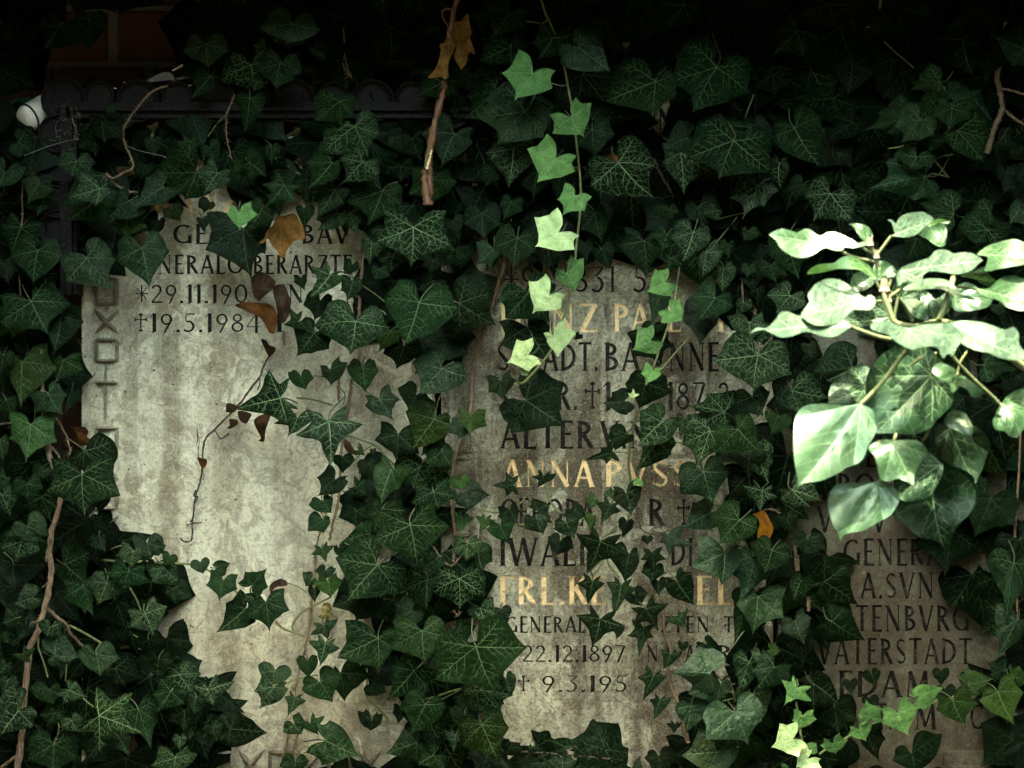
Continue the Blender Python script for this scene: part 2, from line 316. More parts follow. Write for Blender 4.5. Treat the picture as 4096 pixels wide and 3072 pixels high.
def tablet(name, label, x0, x1, ytop, ybot, smat, rows, depth=.0):
    root = thing(name, label, 'memorial tablet')
    mb = MB(); DPT = .0018
    def P(x, y, d=0): return px(x, y, depth + d) if False else ((x-2048)*W/4096, depth + d, ZC + (1536-y)*W/4096)
    rows = sorted(rows, key=lambda r: r[0]); y = ytop; edges_y = []
    for (yt, yb, gold, items) in rows:
        a, b = yt - 9, yb + 12
        if a > y: mb.add([P(x0,y),P(x1,y),P(x1,a),P(x0,a)], [(0,3,2,1)])
        polys = [[(x0,a),(x0,b),(x1,b),(x1,a)]]
        own = [-1]
        for wi, (tx, xa, xb) in enumerate(items):
            lp = layout(tx, xa, xb, yt, yb); polys += lp; own += [wi]*len(lp)
        vs = []; fs = []
        for p in polys:
            # CDT wants counter clockwise faces in a y-up plane
            q = [(u, -v) for u, v in p]
            ar = sum(q[i][0]*q[(i+1) % len(q)][1]-q[(i+1) % len(q)][0]*q[i][1] for i in range(len(q)))
            if ar < 0: q = q[::-1]
            fs.append(list(range(len(vs), len(vs)+len(q)))); vs += [Vector(u) for u in q]
        r = geometry.delaunay_2d_cdt(vs, [], fs, 1, 1e-4)
        ov, of, orig = r[0], r[2], r[5]
        face = []; hole = []
        for f, o in zip(of, orig): (hole if any(k > 0 for k in o) else face).append(list(f))
        mb.add([P(v.x, -v.y) for v in ov], face)
        cnt = {}
        for f in hole:
            for i in range(len(f)): e = (f[i], f[(i+1) % len(f)]); cnt[e] = 1
        walls = [e for e in cnt if (e[1], e[0]) not in cnt]
        for e in walls:
            p, q = ov[e[0]], ov[e[1]]
            mb.add([P(p.x,-p.y), P(q.x,-q.y), P(q.x,-q.y,DPT), P(p.x,-p.y,DPT)], [(0,1,2,3)])
        for wi in range(len(items)):
            hf = [list(f) for f, o in zip(of, orig) if any(own[k] == wi for k in o)]
            us = sorted({i for f in hf for i in f}); mp = {u: i for i, u in enumerate(us)}
            ib = MB(); ib.add([P(ov[i].x, -ov[i].y, DPT) for i in us], [[mp[i] for i in f] for f in hf])
            ib.build('inscription', M['gold_paint' if gold else 'black_paint'], root, label='%s carved lettering' % ('gilded' if gold else 'black'))
        y = b
    mb.add([P(x0,y),P(x1,y),P(x1,ybot),P(x0,ybot)], [(0,3,2,1)])
    th = .07; c = [(x0,ytop),(x1,ytop),(x1,ybot),(x0,ybot)]
    for i in range(4): a, b = c[i], c[(i+1) % 4]; mb.add([P(*a),P(*b),P(*b,th),P(*a,th)], [(0,1,2,3)])
    mb.add([P(*q, th) for q in c], [(0,1,2,3)])
    mb.build('slab', smat, root)
    return root
def ridges(segs, w, h, m, parent, depth=0.0, name='border_ornament'):
    """raised or sunk roof-shaped bars, pointed at both ends"""
    mb = MB()
    for (xa, ya, xb, yb) in segs:
        dx, dy = xb-xa, yb-ya; l = math.hypot(dx, dy); nx, ny = -dy/l*w/2, dx/l*w/2
        def P(x, y, d): return ((x-2048)*W/4096, depth-d, ZC+(1536-y)*W/4096)
        s = [(0,0,0),(.22,1,0),(.78,1,0),(1,0,0),(.78,-1,0),(.22,-1,0),(.28,0,h),(.72,0,h)]
        vs = [P(xa+dx*t+nx*k, ya+dy*t+ny*k, q if q else .0004) for t, k, q in s]
        mb.add(vs, [(0,1,6),(1,2,7,6),(2,3,7),(3,4,7),(4,5,6,7),(5,0,6)])
    return mb.build(name, m, parent)
T1 = tablet('memorial_tablet', 'pale stained memorial tablet with black carved dates and a cross border, left of the others', 327, 1738, 410, 3900, M['stone_a'], [
 (742, 852, True, [('RANZ', 612, 960), ('I', 970, 1000)]),
 (897, 975, False, [('GE', 690, 832), ('BAV', 1205, 1400)]),
 (1020, 1095, False, [('GENERALO', 512, 975), ('BERARZTE', 1010, 1410)]),
 (1137, 1212, False, [('*29.11.190', 538, 992), ('IN', 1120, 1215), ('ND', 1380, 1500)]),
 (1253, 1328, False, [('+19.5.1984', 533, 1045), ('I', 1100, 1135)]),
])
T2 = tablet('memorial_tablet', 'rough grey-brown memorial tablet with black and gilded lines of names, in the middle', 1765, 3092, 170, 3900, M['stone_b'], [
 (270, 350, True, [('D', 2375, 2465)]),
 (430, 548, False, [('NT', 2625, 2790), ('M', 3050, 3085)]),
 (745, 810, False, [('L.', 1990, 2060)]),
 (908, 1015, True, [('HD', 1995, 2140)]),
 (1065, 1168, False, [('*9', 2015, 2140), ('83', 2290, 2420), ('I', 2440, 2460), ('5', 2530, 2590)]),
 (1214, 1326, True, [('H', 1997, 2090), ('NZ', 2200, 2395), ('PA', 2452, 2600), ('L', 2665, 2725), ('I', 2868, 2900)]),
 (1370, 1484, False, [('S', 1985, 2040), ('ADT.', 2170, 2395), ('BA', 2415, 2560), ('VNNE', 2600, 2880)]),
 (1527, 1640, False, [('S', 1990, 2040), ('ER.', 2170, 2312), ('+1', 2335, 2450), ('187', 2665, 2820), ('2', 2870, 2920)]),
 (1684, 1794, False, [('ALTER', 2000, 2378), ('V.N', 2400, 2600)]),
 (1838, 1948, True, [('ANNA', 2005, 2378), ('PVSS', 2415, 2760)]),
 (1994, 2104, False, [('GEBORA', 2000, 2380), ('R', 2590, 2662), ('+', 2705, 2765)]),
 (2152, 2264, False, [('IWALI', 1995, 2345), ('DI', 2680, 2775)]),
 (2304, 2418, True, [('FRL.KE', 1993, 2428), ('EL', 2780, 2935)]),
 (2466, 2531, False, [('GENERAL', 2020, 2345), ('ZTEN', 2640, 2840), ('T', 2895, 2935), ('V', 3035, 3070)]),
 (2580, 2648, False, [('22.12.1897', 2088, 2500), ('N', 2585, 2635), ('A', 2740, 2780), ('REV', 2868, 3065)]),
 (2702, 2768, False, [('+', 2068, 2120), ('9.3.195', 2165, 2512), ('C', 2885, 2930)]),
])
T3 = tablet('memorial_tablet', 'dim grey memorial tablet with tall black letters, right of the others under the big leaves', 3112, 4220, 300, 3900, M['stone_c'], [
 (1760, 1866, False, [('L', 3462, 3505)]),
 (1892, 1998, False, [('PROF', 3285, 3560)]),
 (2024, 2130, False, [('V', 3268, 3335), ('V', 3485, 3550)]),
 (2156, 2262, False, [('GENERA', 3372, 3770)]),
 (2290, 2394, False, [('A.SVN', 3440, 3740)]),
 (2422, 2526, False, [('TENBVRG', 3420, 3880)]),
 (2554, 2658, False, [('VATERSTADT', 3268, 3890)]),
 (2684, 2790, False, [('EDAM.', 3350, 3760), ('S', 3830, 3875)]),
 (2815, 2920, False, [('T.', 3505, 3570), ('M', 3655, 3750), ('C', 3880, 3935)]),
])
def pyr(x0, y0, x1, y1): return [(x0,y0+8,x1,y0+8),(x0,y1-8,x1,y1-8),(x0+10,y0,x0+10,y1),(x1-10,y0,x1-10,y1)]
def xx_(x0, y0, x1, y1): return [(x0,y0,x1,y1),(x1,y0,x0,y1)]
for g in (pyr(375,1110,478,1225), xx_(375,1236,480,1340), pyr(375,1352,478,1452), pyr(375,1705,478,1812), xx_(375,1820,480,1925), pyr(375,1935,478,2040), xx_(375,2060,480,2150), pyr(375,2160,478,2265)):
    ridges(g, 17, .009, M['stone_d'], T1)
ridges([(422,1455,422,1690),(375,1531,478,1531)], 14, .009, M['stone_d'], T1, name='carved_cross')
for k in range(9):
    q = 480 + 118*k; ridges(pyr(q,3000,q+104,3110) if k % 2 else xx_(q,3000,q+104,3110), 17, .009, M['stone_d'], T1)
for k in range(26):
    yy = 260 + 112*k; ridges(pyr(1800,yy,1895,yy+100) if k % 3 else xx_(1800,yy,1895,yy+100), 10, .003, M['stone_b'], T2)
# raised fillet beside the gap, lighter edge
mb = MB(); mb.box(((1766-2048)*W/4096, -.004, .15), ((1790-2048)*W/4096, .0, 1.62)); mb.build('edge_fillet', M['stone_b'], T2)
mb = MB(); mb.box(((3770-2048)*W/4096, -.012, .15), ((3948-2048)*W/4096, -.0005, ZC+(1536-3000)*W/4096)); mb.box(((3760-2048)*W/4096, -.02, .15), ((3955-2048)*W/4096, -.0125, ZC+(1536-3052)*W/4096)); mb.build('foot_block', M['stone_c'], T3)

# ------------------------------------------------------------ black scalloped frame
def A1(x, y): return x*.5123, y*.5123
fr = thing('scalloped_frame', 'black iron frame with a scalloped rim above the left tablet', 'frame')
def scallop(cx, cy, r, d=-.03):
    cx, cy = A1(cx, cy); r *= .5123; mb = MB(); n = 40; vs = []; R = r*W/4096
    c = Vector(px(cx, cy, d)); c.y = d
    prof = [(0, .001), (.62, .001), (.86, .001), (.89, -.005), (.96, -.006), (1.0, -.001), (1.0, .03)]
    for k in range(n):
        a = 2*math.pi*k/n
        for (q, dd) in prof[1:]: vs.append((c.x+math.cos(a)*R*q, d+dd, c.z+math.sin(a)*R*q))
    vs.append((c.x, d+prof[0][1], c.z)); m = len(prof)-1
    fs = [(k*m+j, ((k+1) % n)*m+j, ((k+1) % n)*m+j+1, k*m+j+1) for k in range(n) for j in range(m-1)] + [(n*m, ((k+1) % n)*m, k*m) for k in range(n)]
    mb.add(vs, fs, True); return mb.build('scallop', M['iron'], fr)
big = False; x = 780
scallop(500, 780, 178, -.024); scallop(780, 752, 118, -.032)
x = 1080
for k in range(9):
    scallop(x, 790 if k % 2 == 0 else 765, 170 if k % 2 == 0 else 125, -.028 if k % 2 == 0 else -.034); x += 305
for k in range(4): scallop(462 if k % 2 else 450, 1045 + 255*k, 150 if k % 2 == 0 else 172, -.030 if k % 2 == 0 else -.026)
mb = MB()
def bar(a, b, c, d_, f, bk):
    x0, y0 = A1(a, b); x1, y1 = A1(c, d_); p = px(x0, y1, f); q = px(x1, y0, f); mb.box((p[0], f, p[2]), (q[0], bk, q[2]))
bar(545, 835, 3900, 862, -.044, -.006); bar(545, 866, 3900, 920, -.036, -.004); bar(440, 800, 3900, 833, -.0385, -.01)
mb.build('top_rail', M['iron'], fr)
mb = MB(); bar(520, 925, 560, 2300, -.044, -.006); bar(563, 925, 600, 2300, -.036, -.004); bar(470, 834, 518, 2300, -.0385, -.01); mb.build('side_rail', M['iron'], fr)
# roof added above the view, unseen: it keeps sun and sky off the stones
EAVE = .40
ZR = 1.765
rf = thing('shade_roof', 'dark slate roof added unseen above the stone tablets to shade them', 'roof')
mb = MB(); mb.box((-3.2, -EAVE, ZR), (3.2, .35, ZR+.05)); mb.build('roof_slab', M['roof'], rf)
# unseen evergreens added round the viewpoint to block light from the view's edges
def shrub(name, label, cat, lo, hi, n, seed):
    r = random.Random(seed); t = thing(name, label, cat, 'unseen evergreens added to shade the view'); mb = MB()
    for k in range(n):
        c = [r.uniform(lo[i], hi[i]) for i in range(3)]
        ax = r.randrange(3)
        if r.random() < .7: c[ax] = (lo if r.random() < .5 else hi)[ax] + max(-.03, min(.03, r.gauss(0, .02)))
        u = Vector((r.gauss(0,1), r.gauss(0,1), r.gauss(0,1))).normalized(); v = u.orthogonal().normalized(); s_ = r.uniform(.10, .20) if hi[0]-lo[0] > 10 else r.uniform(.020, .040); c = Vector(c)
        mb.add([c-u*s_, c+v*s_*.45, c+u*s_, c-v*s_*.45], [(0,1,2,3)])
    mb.build('foliage', M['shrub'], t)
    m2 = MB(); e = .04
    for k in range(7):
        x = lo[0]+(hi[0]-lo[0])*(k+.5)/7; y = (lo[1]+hi[1])/2+r.uniform(-.1,.1)
        m2.tube([(x,y,0),(x+r.uniform(-.05,.05),y,hi[2]*.5),(x+r.uniform(-.1,.1),y,hi[2]*.92)], .02, .006, 7)
    m2.build('branches', M['bark'], t); return t
M['shrub'] = paint('shade_foliage', (.006,.015,.005), (.010,.020,.006), .8, 0, .5, .1)
shrub('low_shade_hedge', 'low dark clipped hedge added unseen before the grave wall to block low light', 'hedge', (-2.4,-1.30,.0), (2.4,-1.0,.74), 16000, 1)
shrub('shade_shrub', 'tall dark evergreen added unseen at the right of the graves to shade that edge', 'shrub', (.79,-1.75,.0), (1.9,-.06,2.6), 30000, 2)
shrub('shade_shrub', 'tall dark evergreen added unseen at the left of the graves to shade that edge', 'shrub', (-1.9,-1.75,.0), (-.80,-.06,2.6), 30000, 3)
shrub('tall_shade_hedge', 'tall evergreen hedge added behind the viewer to block low sky light', 'hedge', (-7,-6.6,.0), (7,-5.6,3.6), 30000, 4)
# ------------------------------------------------------------ leaf templates: outline + veins cut into the blade
# half outlines (x across, y towards the tip); 1 after a point marks a sharp corner
H = {
 'p': [(0,1,1),(.05,.89),(.15,.775),(.29,.675),(.44,.60),(.63,.51),(.84,.43,1),(.79,.27),(.765,.10),(.76,-.06),(.71,-.23),(.60,-.37),(.45,-.43),(.29,-.39),(.16,-.26),(.07,-.11),(.012,-.01,1)],
 'q': [(0,1,1),(.05,.85),(.15,.74),(.26,.65),(.39,.58),(.58,.50),(.82,.44,1),(.74,.28),(.69,.12),(.67,-.02),(.68,-.16),(.72,-.38,1),(.50,-.39),(.32,-.34),(.17,-.23),(.07,-.10),(.012,-.01,1)],
 's': [(0,1,1),(.06,.80),(.13,.62),(.20,.49),(.34,.44),(.56,.43),(.83,.40,1),(.64,.24),(.48,.11),(.43,.01),(.50,-.14),(.57,-.33,1),(.40,-.27),(.22,-.19),(.08,-.08),(.012,-.01,1)],
 'h': [(0,1,1),(.07,.88),(.20,.72),(.35,.55),(.47,.39),(.555,.24),(.58,.08),(.54,-.08),(.46,-.18),(.34,-.22),(.2,-.18),(.08,-.08),(.012,-.01,1)],
}
SIDE = {'p': (math.atan2(.84,.43), math.hypot(.84,.43)), 'q': (math.atan2(.82,.44), math.hypot(.82,.44)), 's': (math.atan2(.83,.40), math.hypot(.83,.4)), 'h': (math.atan2(.555,.24), math.hypot(.555,.24))}
def smooth_outline(P, closed=True, n=4):
    """Catmull-Rom between corners; P rows (x, y, corner)"""
    out = []; m = len(P)
    for i in range(m):
        a, b, c, d = P[(i-1) % m], P[i], P[(i+1) % m], P[(i+2) % m]
        pb, pc = np.array(b[:2]), np.array(c[:2])
        pa = 2*pb-pc if b[2] else np.array(a[:2]); pd = 2*pc-pb if c[2] else np.array(d[:2])
        for k in range(n):
            t = k/n; out.append(tuple(0.5*((2*pb)+(pc-pa)*t+(2*pa-5*pb+4*pc-pd)*t*t+(pb*3-3*pc+pd-pa)*t**3)))
    return out
def inside(poly, x, y):
    c = False; j = len(poly)-1
    for i in range(len(poly)):
        xi, yi = poly[i]; xj, yj = poly[j]
        if (yi > y) != (yj > y) and x < (xj-xi)*(y-yi)/(yj-yi)+xi: c = not c
        j = i
    return c
def ray(poly, o, d):
    """distance from o along d to the outline"""
    best = None
    for i in range(len(poly)):
        a, b = poly[i], poly[(i+1) % len(poly)]; ex, ey = b[0]-a[0], b[1]-a[1]; den = d[0]*ey-d[1]*ex
        if abs(den) < 1e-9: continue
        t = ((a[0]-o[0])*ey-(a[1]-o[1])*ex)/den; u = ((a[0]-o[0])*d[1]-(a[1]-o[1])*d[0])/den
        if t > 1e-3 and 0 <= u <= 1 and (best is None or t < best): best = t
    return best or .01
def ribbon(P, w0, w1):
    L = []; R = []; n = len(P)
    for i in range(n):
        a = P[max(i-1,0)]; b = P[min(i+1,n-1)]; dx, dy = b[0]-a[0], b[1]-a[1]; l = math.hypot(dx,dy) or 1
        w = (w0+(w1-w0)*i/(n-1))/2; L.append((P[i][0]-dy/l*w, P[i][1]+dx/l*w)); R.append((P[i][0]+dy/l*w, P[i][1]-dx/l*w))
    return [[L[i], R[i], R[i+1], L[i+1]] for i in range(n-1)]
def vein_net(poly, J, mains, sc, r):
    """mains: list of targets; returns quads; sc = leaf length"""
    quads = []
    for k, (tx, ty, imp) in enumerate(mains):
        dx, dy = tx-J[0], ty-J[1]; l = math.hypot(dx, dy); nx, ny = -dy/l, dx/l; bend = r.uniform(-.035, .035)*l
        P = [(J[0]+dx*t+nx*bend*math.sin(math.pi*t), J[1]+dy*t+ny*bend*math.sin(math.pi*t)) for t in np.linspace(0, .95, 6)]
        quads += ribbon(P, sc*.018*imp**.5, sc*.006)
        ns = int(round(3.4*imp)) + 1
        for j in range(ns):
            for sg in (-1, 1):
                t = .20+.68*(j+.5*(sg > 0)+r.uniform(-.12,.12))/ns; o = (J[0]+dx*t+nx*bend*math.sin(math.pi*t), J[1]+dy*t+ny*bend*math.sin(math.pi*t))
                ang = math.radians(r.uniform(38, 52)); u = (dx/l*math.cos(ang)+sg*nx*math.sin(ang), dy/l*math.cos(ang)+sg*ny*math.sin(ang))
                if not inside(poly, o[0]+u[0]*.01*sc, o[1]+u[1]*.01*sc): continue
                R_ = min(ray(poly, o, u)*.82, sc*.34*(1.05-t*.6)); v = (u[0]*.9+dx/l*.25, u[1]*.9+dy/l*.25)
                Q = [o, (o[0]+u[0]*R_*.5, o[1]+u[1]*R_*.5), (o[0]+u[0]*R_*.5+v[0]*R_*.45, o[1]+u[1]*R_*.5+v[1]*R_*.45)]
                quads += ribbon(Q, sc*.0078, sc*.003)
                if R_ > .16*sc:
                    m_ = Q[1]; w = (u[0]*.35-sg*nx*.0+dx/l*.0+ -u[1]*sg*.7*(1 if r.random() < .5 else -1), u[1]*.35+u[0]*sg*.7*(1 if r.random() < .5 else -1))
                    quads += ribbon([m_, (m_[0]+w[0]*R_*.38, m_[1]+w[1]*R_*.38)], sc*.0055, sc*.003)
    return quads
def blade(poly, quads, step):
    vs = []; fs = []
    def put(p):
        ar = sum(p[i][0]*p[(i+1) % len(p)][1]-p[(i+1) % len(p)][0]*p[i][1] for i in range(len(p)))
        if ar < 0: p = p[::-1]
        fs.append(list(range(len(vs), len(vs)+len(p)))); vs.extend(Vector(q) for q in p)
    put(poly)
    for q in quads: put(q)
    xs = [p[0] for p in poly]; ys = [p[1] for p in poly]; x = min(xs); i = 0
    while x < max(xs):
        y = min(ys) + (step/2 if i % 2 else 0)
        while y < max(ys):
            if inside(poly, x, y): vs.append(Vector((x, y)))
            y += step
        x += step*.87; i += 1
    r = geometry.delaunay_2d_cdt(vs, [], fs, 1, 1e-6 * step)
    ov, of, orig = r[0], r[2], r[5]; keep = [(list(f), any(k > 0 for k in o)) for f, o in zip(of, orig) if 0 in o]
    used = sorted({i for f, _ in keep for i in f}); mp = {u: i for i, u in enumerate(used)}
    return np.array([(ov[i].x, ov[i].y) for i in used]), [tuple(mp[i] for i in f) for f, _ in keep], [float(v) for _, v in keep]
def leafmesh(name, V2, F, vein):
    me = bpy.data.meshes.new(name); me.from_pydata([(a, 0, b) for a, b in V2], [], F)
    me.polygons.foreach_set('use_smooth', [True]*len(F))
    a = me.attributes.new('vein', 'FLOAT', 'FACE'); a.data.foreach_set('value', vein)
    a = me.attributes.new('lc', 'FLOAT_VECTOR', 'POINT'); a.data.foreach_set('vector', np.c_[V2, np.zeros(len(V2))].ravel())
    me.materials.append(M['leaf']); return me
M['petiole'] = bark('petiole_green', (.035,.055,.02), (.018,.03,.01))
TPL = {}
rt = random.Random(3)
for typ, nvar in (('p', 5), ('q', 4), ('s', 4), ('h', 3)):
    for var in range(nvar):
        h = [(x, y, (c[0] if c else 0)) for x, y, *c in H[typ]]
        def jig(q, sg, i): 
            j = .0 if i in (0, len(h)-1) or q[2] else .022
            return (sg*q[0]+rt.uniform(-j, j), q[1]+rt.uniform(-j, j), q[2])
        right = [jig(q, 1, i) for i, q in enumerate(h)]; left = [jig(q, -1, i) for i, q in enumerate(h)][1:][::-1]
        poly = smooth_outline(right + left, n=3)
        mains = [(0,1,1.0)]
        for sg in (1,-1):
            if typ == 'h': mains += [(sg*.5,.42,.7),(sg*.5,-.08,.45)]
            else: mains += [(sg*.82,.42,.85),(sg*{'p':.62,'q':.69,'s':.55}[typ],{'p':-.30,'q':-.345,'s':-.31}[typ],.5)]
        q = vein_net(poly, (0,0), mains, 1.0, rt)
        V2, F, vv = blade(poly, q, .12)
        bul = np.full(len(V2), 9.0)
        for (tx, ty, _i) in mains:
            t = np.clip((V2[:,0]*tx+V2[:,1]*ty)/(tx*tx+ty*ty), 0, 1); bul = np.minimum(bul, np.hypot(V2[:,0]-t*tx, V2[:,1]-t*ty))
        TPL[typ, var] = (leafmesh('leaf', V2, F, vv), V2, bul)
def warp(V2, typ, vt, vl, vr):
    """canonical leaf -> offsets in pixels from the junction. vt, vl, vr: vectors to tip and the two side lobes (y down)"""
    at = math.atan2(vt[1], vt[0]); lt = math.hypot(*vt); pc, rc = SIDE[typ]
    phi = np.arctan2(V2[:,0], V2[:,1]); r = np.hypot(V2[:,0], V2[:,1]); out = np.zeros_like(V2)
    for sg, v in ((1, vl), (-1, vr)):
        av = (math.atan2(v[1], v[0]) - at + math.pi) % (2*math.pi) - math.pi
        av = max(.35, abs(av)); sr = math.hypot(*v)/rc; m = (phi*sg >= 0)
        p = np.abs(phi[m]); ang = np.interp(p, [0, pc, math.pi], [0, min(av, 2.3), math.pi]); back = .68*sr+.32*lt
        s = np.interp(p, [0, pc*.5, pc, 1.9, math.pi], [lt, .5*(lt+sr), sr, .5*(sr+back), back])
        w = at + SGN[0]*sg*ang; out[m, 0] = r[m]*s*np.cos(w); out[m, 1] = r[m]*s*np.sin(w)
    return out
SGN = [1]
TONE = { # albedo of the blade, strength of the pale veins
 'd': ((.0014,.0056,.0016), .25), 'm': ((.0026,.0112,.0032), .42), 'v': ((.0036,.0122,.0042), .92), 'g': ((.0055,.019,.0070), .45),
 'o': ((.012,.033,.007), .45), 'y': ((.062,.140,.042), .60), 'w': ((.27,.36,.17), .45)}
LEAVES = []    # (vine key, object) for every leaf
vine_parts = {}
def place_leaf(J, T, L=None, R=None, typ='p', layer=4, tone='m', vine=None, depth=None, tilt=None, pet=True, bright=1.0, va=1.0):
    if tone == 'y' and layer == 9: tone = 'w'
    if typ == 'p' and (tone in 'ywo' or random.random() < .38): typ = 'q'
    J = np.array(J, float); vt = np.array(T, float)-J; lt = math.hypot(*vt)
    if L is None:
        w = (.90 if typ in 'pq' else .92 if typ == 's' else .62)*lt*random.uniform(.9, 1.1); aa = random.uniform(1.05, 1.3)
        c, s = math.cos(aa), math.sin(aa); u = vt/lt
        vl = np.array([u[0]*c-u[1]*s, u[0]*s+u[1]*c])*w; c, s = math.cos(-aa), math.sin(-aa); w *= random.uniform(.85, 1.1)
        vr = np.array([u[0]*c-u[1]*s, u[0]*s+u[1]*c])*w
    else: vl = np.array(L, float)-J; vr = np.array(R, float)-J
    # orientation: vl is the one turning positively from vt
    cr = vt[0]*vl[1]-vt[1]*vl[0]
    if cr < 0: vl, vr = vr, vl
    var = random.randrange(sum(1 for k in TPL if k[0] == typ)); me0, V2, bul = TPL[typ, var]
    o2 = warp(V2, typ, vt, vl, vr) + J
    size = lt*W/4096; d0 = depth if depth is not None else -(.010 + .0155*layer)
    s = max(lt, 60)
    u = o2 - J
    gx, gy = (random.gauss(0,.16), random.uniform(.05,.42)) if tilt is None else tilt       # lower parts stand forward
    fold = random.uniform(-.10, .22); droop = random.uniform(-.05, .28)
    X, Y = V2[:,0], V2[:,1]
    h = -(gx*u[:,0]+gy*u[:,1])/s + fold*np.abs(X) + droop*np.clip(Y,0,2)**2*.6 + .16*random.random()*np.abs(X)**2
    h += .035*np.sin(X*random.uniform(5,8)+random.uniform(0,6))*np.hypot(X,Y) + .03*np.sin(Y*random.uniform(5,9)+random.uniform(0,6))*np.hypot(X,Y)
    h -= .10*np.sqrt(np.clip(bul,0,.3))*.4
    dep = d0 + h*size*max(1, s/lt)
    k = (D+dep)/D*W/4096
    co = np.c_[(o2[:,0]-2048)*k, dep, ZC+(1536-o2[:,1])*k]
    me = me0.copy(); 
    if tone == 'g': me.materials.clear(); me.materials.append(M['sheen'])
    org = np.array(px(J[0], J[1], d0)); me.vertices.foreach_set('co', (co-org).ravel()); me.update()
    o = bpy.data.objects.new('leaf', me); COL.objects.link(o); o.location = org
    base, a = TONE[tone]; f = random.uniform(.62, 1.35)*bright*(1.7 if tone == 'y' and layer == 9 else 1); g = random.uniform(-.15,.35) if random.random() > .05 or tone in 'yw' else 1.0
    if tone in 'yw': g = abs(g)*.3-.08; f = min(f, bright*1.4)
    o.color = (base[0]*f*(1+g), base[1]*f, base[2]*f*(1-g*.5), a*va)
    LEAVES.append((vine, o, J, d0))
    if pet and lt > 55 and random.random() < .6:
        u = -vt/lt; side = np.array([-u[1], u[0]])*random.uniform(-.8,.8); ln = lt*random.uniform(.3,.55)
        e = J + (u+side)*ln; mid = J + (u+side*.3)*ln*.5 + np.array([0, ln*.08])
        P = catmull([px(J[0],J[1],d0-.0002), px(mid[0],mid[1],min(-.004, d0+.018)), px(e[0],e[1],min(-.004, d0+.04))], 4)
        mb = MB(); mb.tube([Vector(p)-Vector(org) for p in P], .0009, .0011, 5)
        mb.build('petiole', M['petiole'], o)
    return o
TX = {'a': 0, 'b': 750, 'c': 1500, 'd': 2222}
def tile(t, pts): return [(1000*(int(t[1])-1)+x*.5123, TX[t[0]]+y*.5123) for x, y in pts]
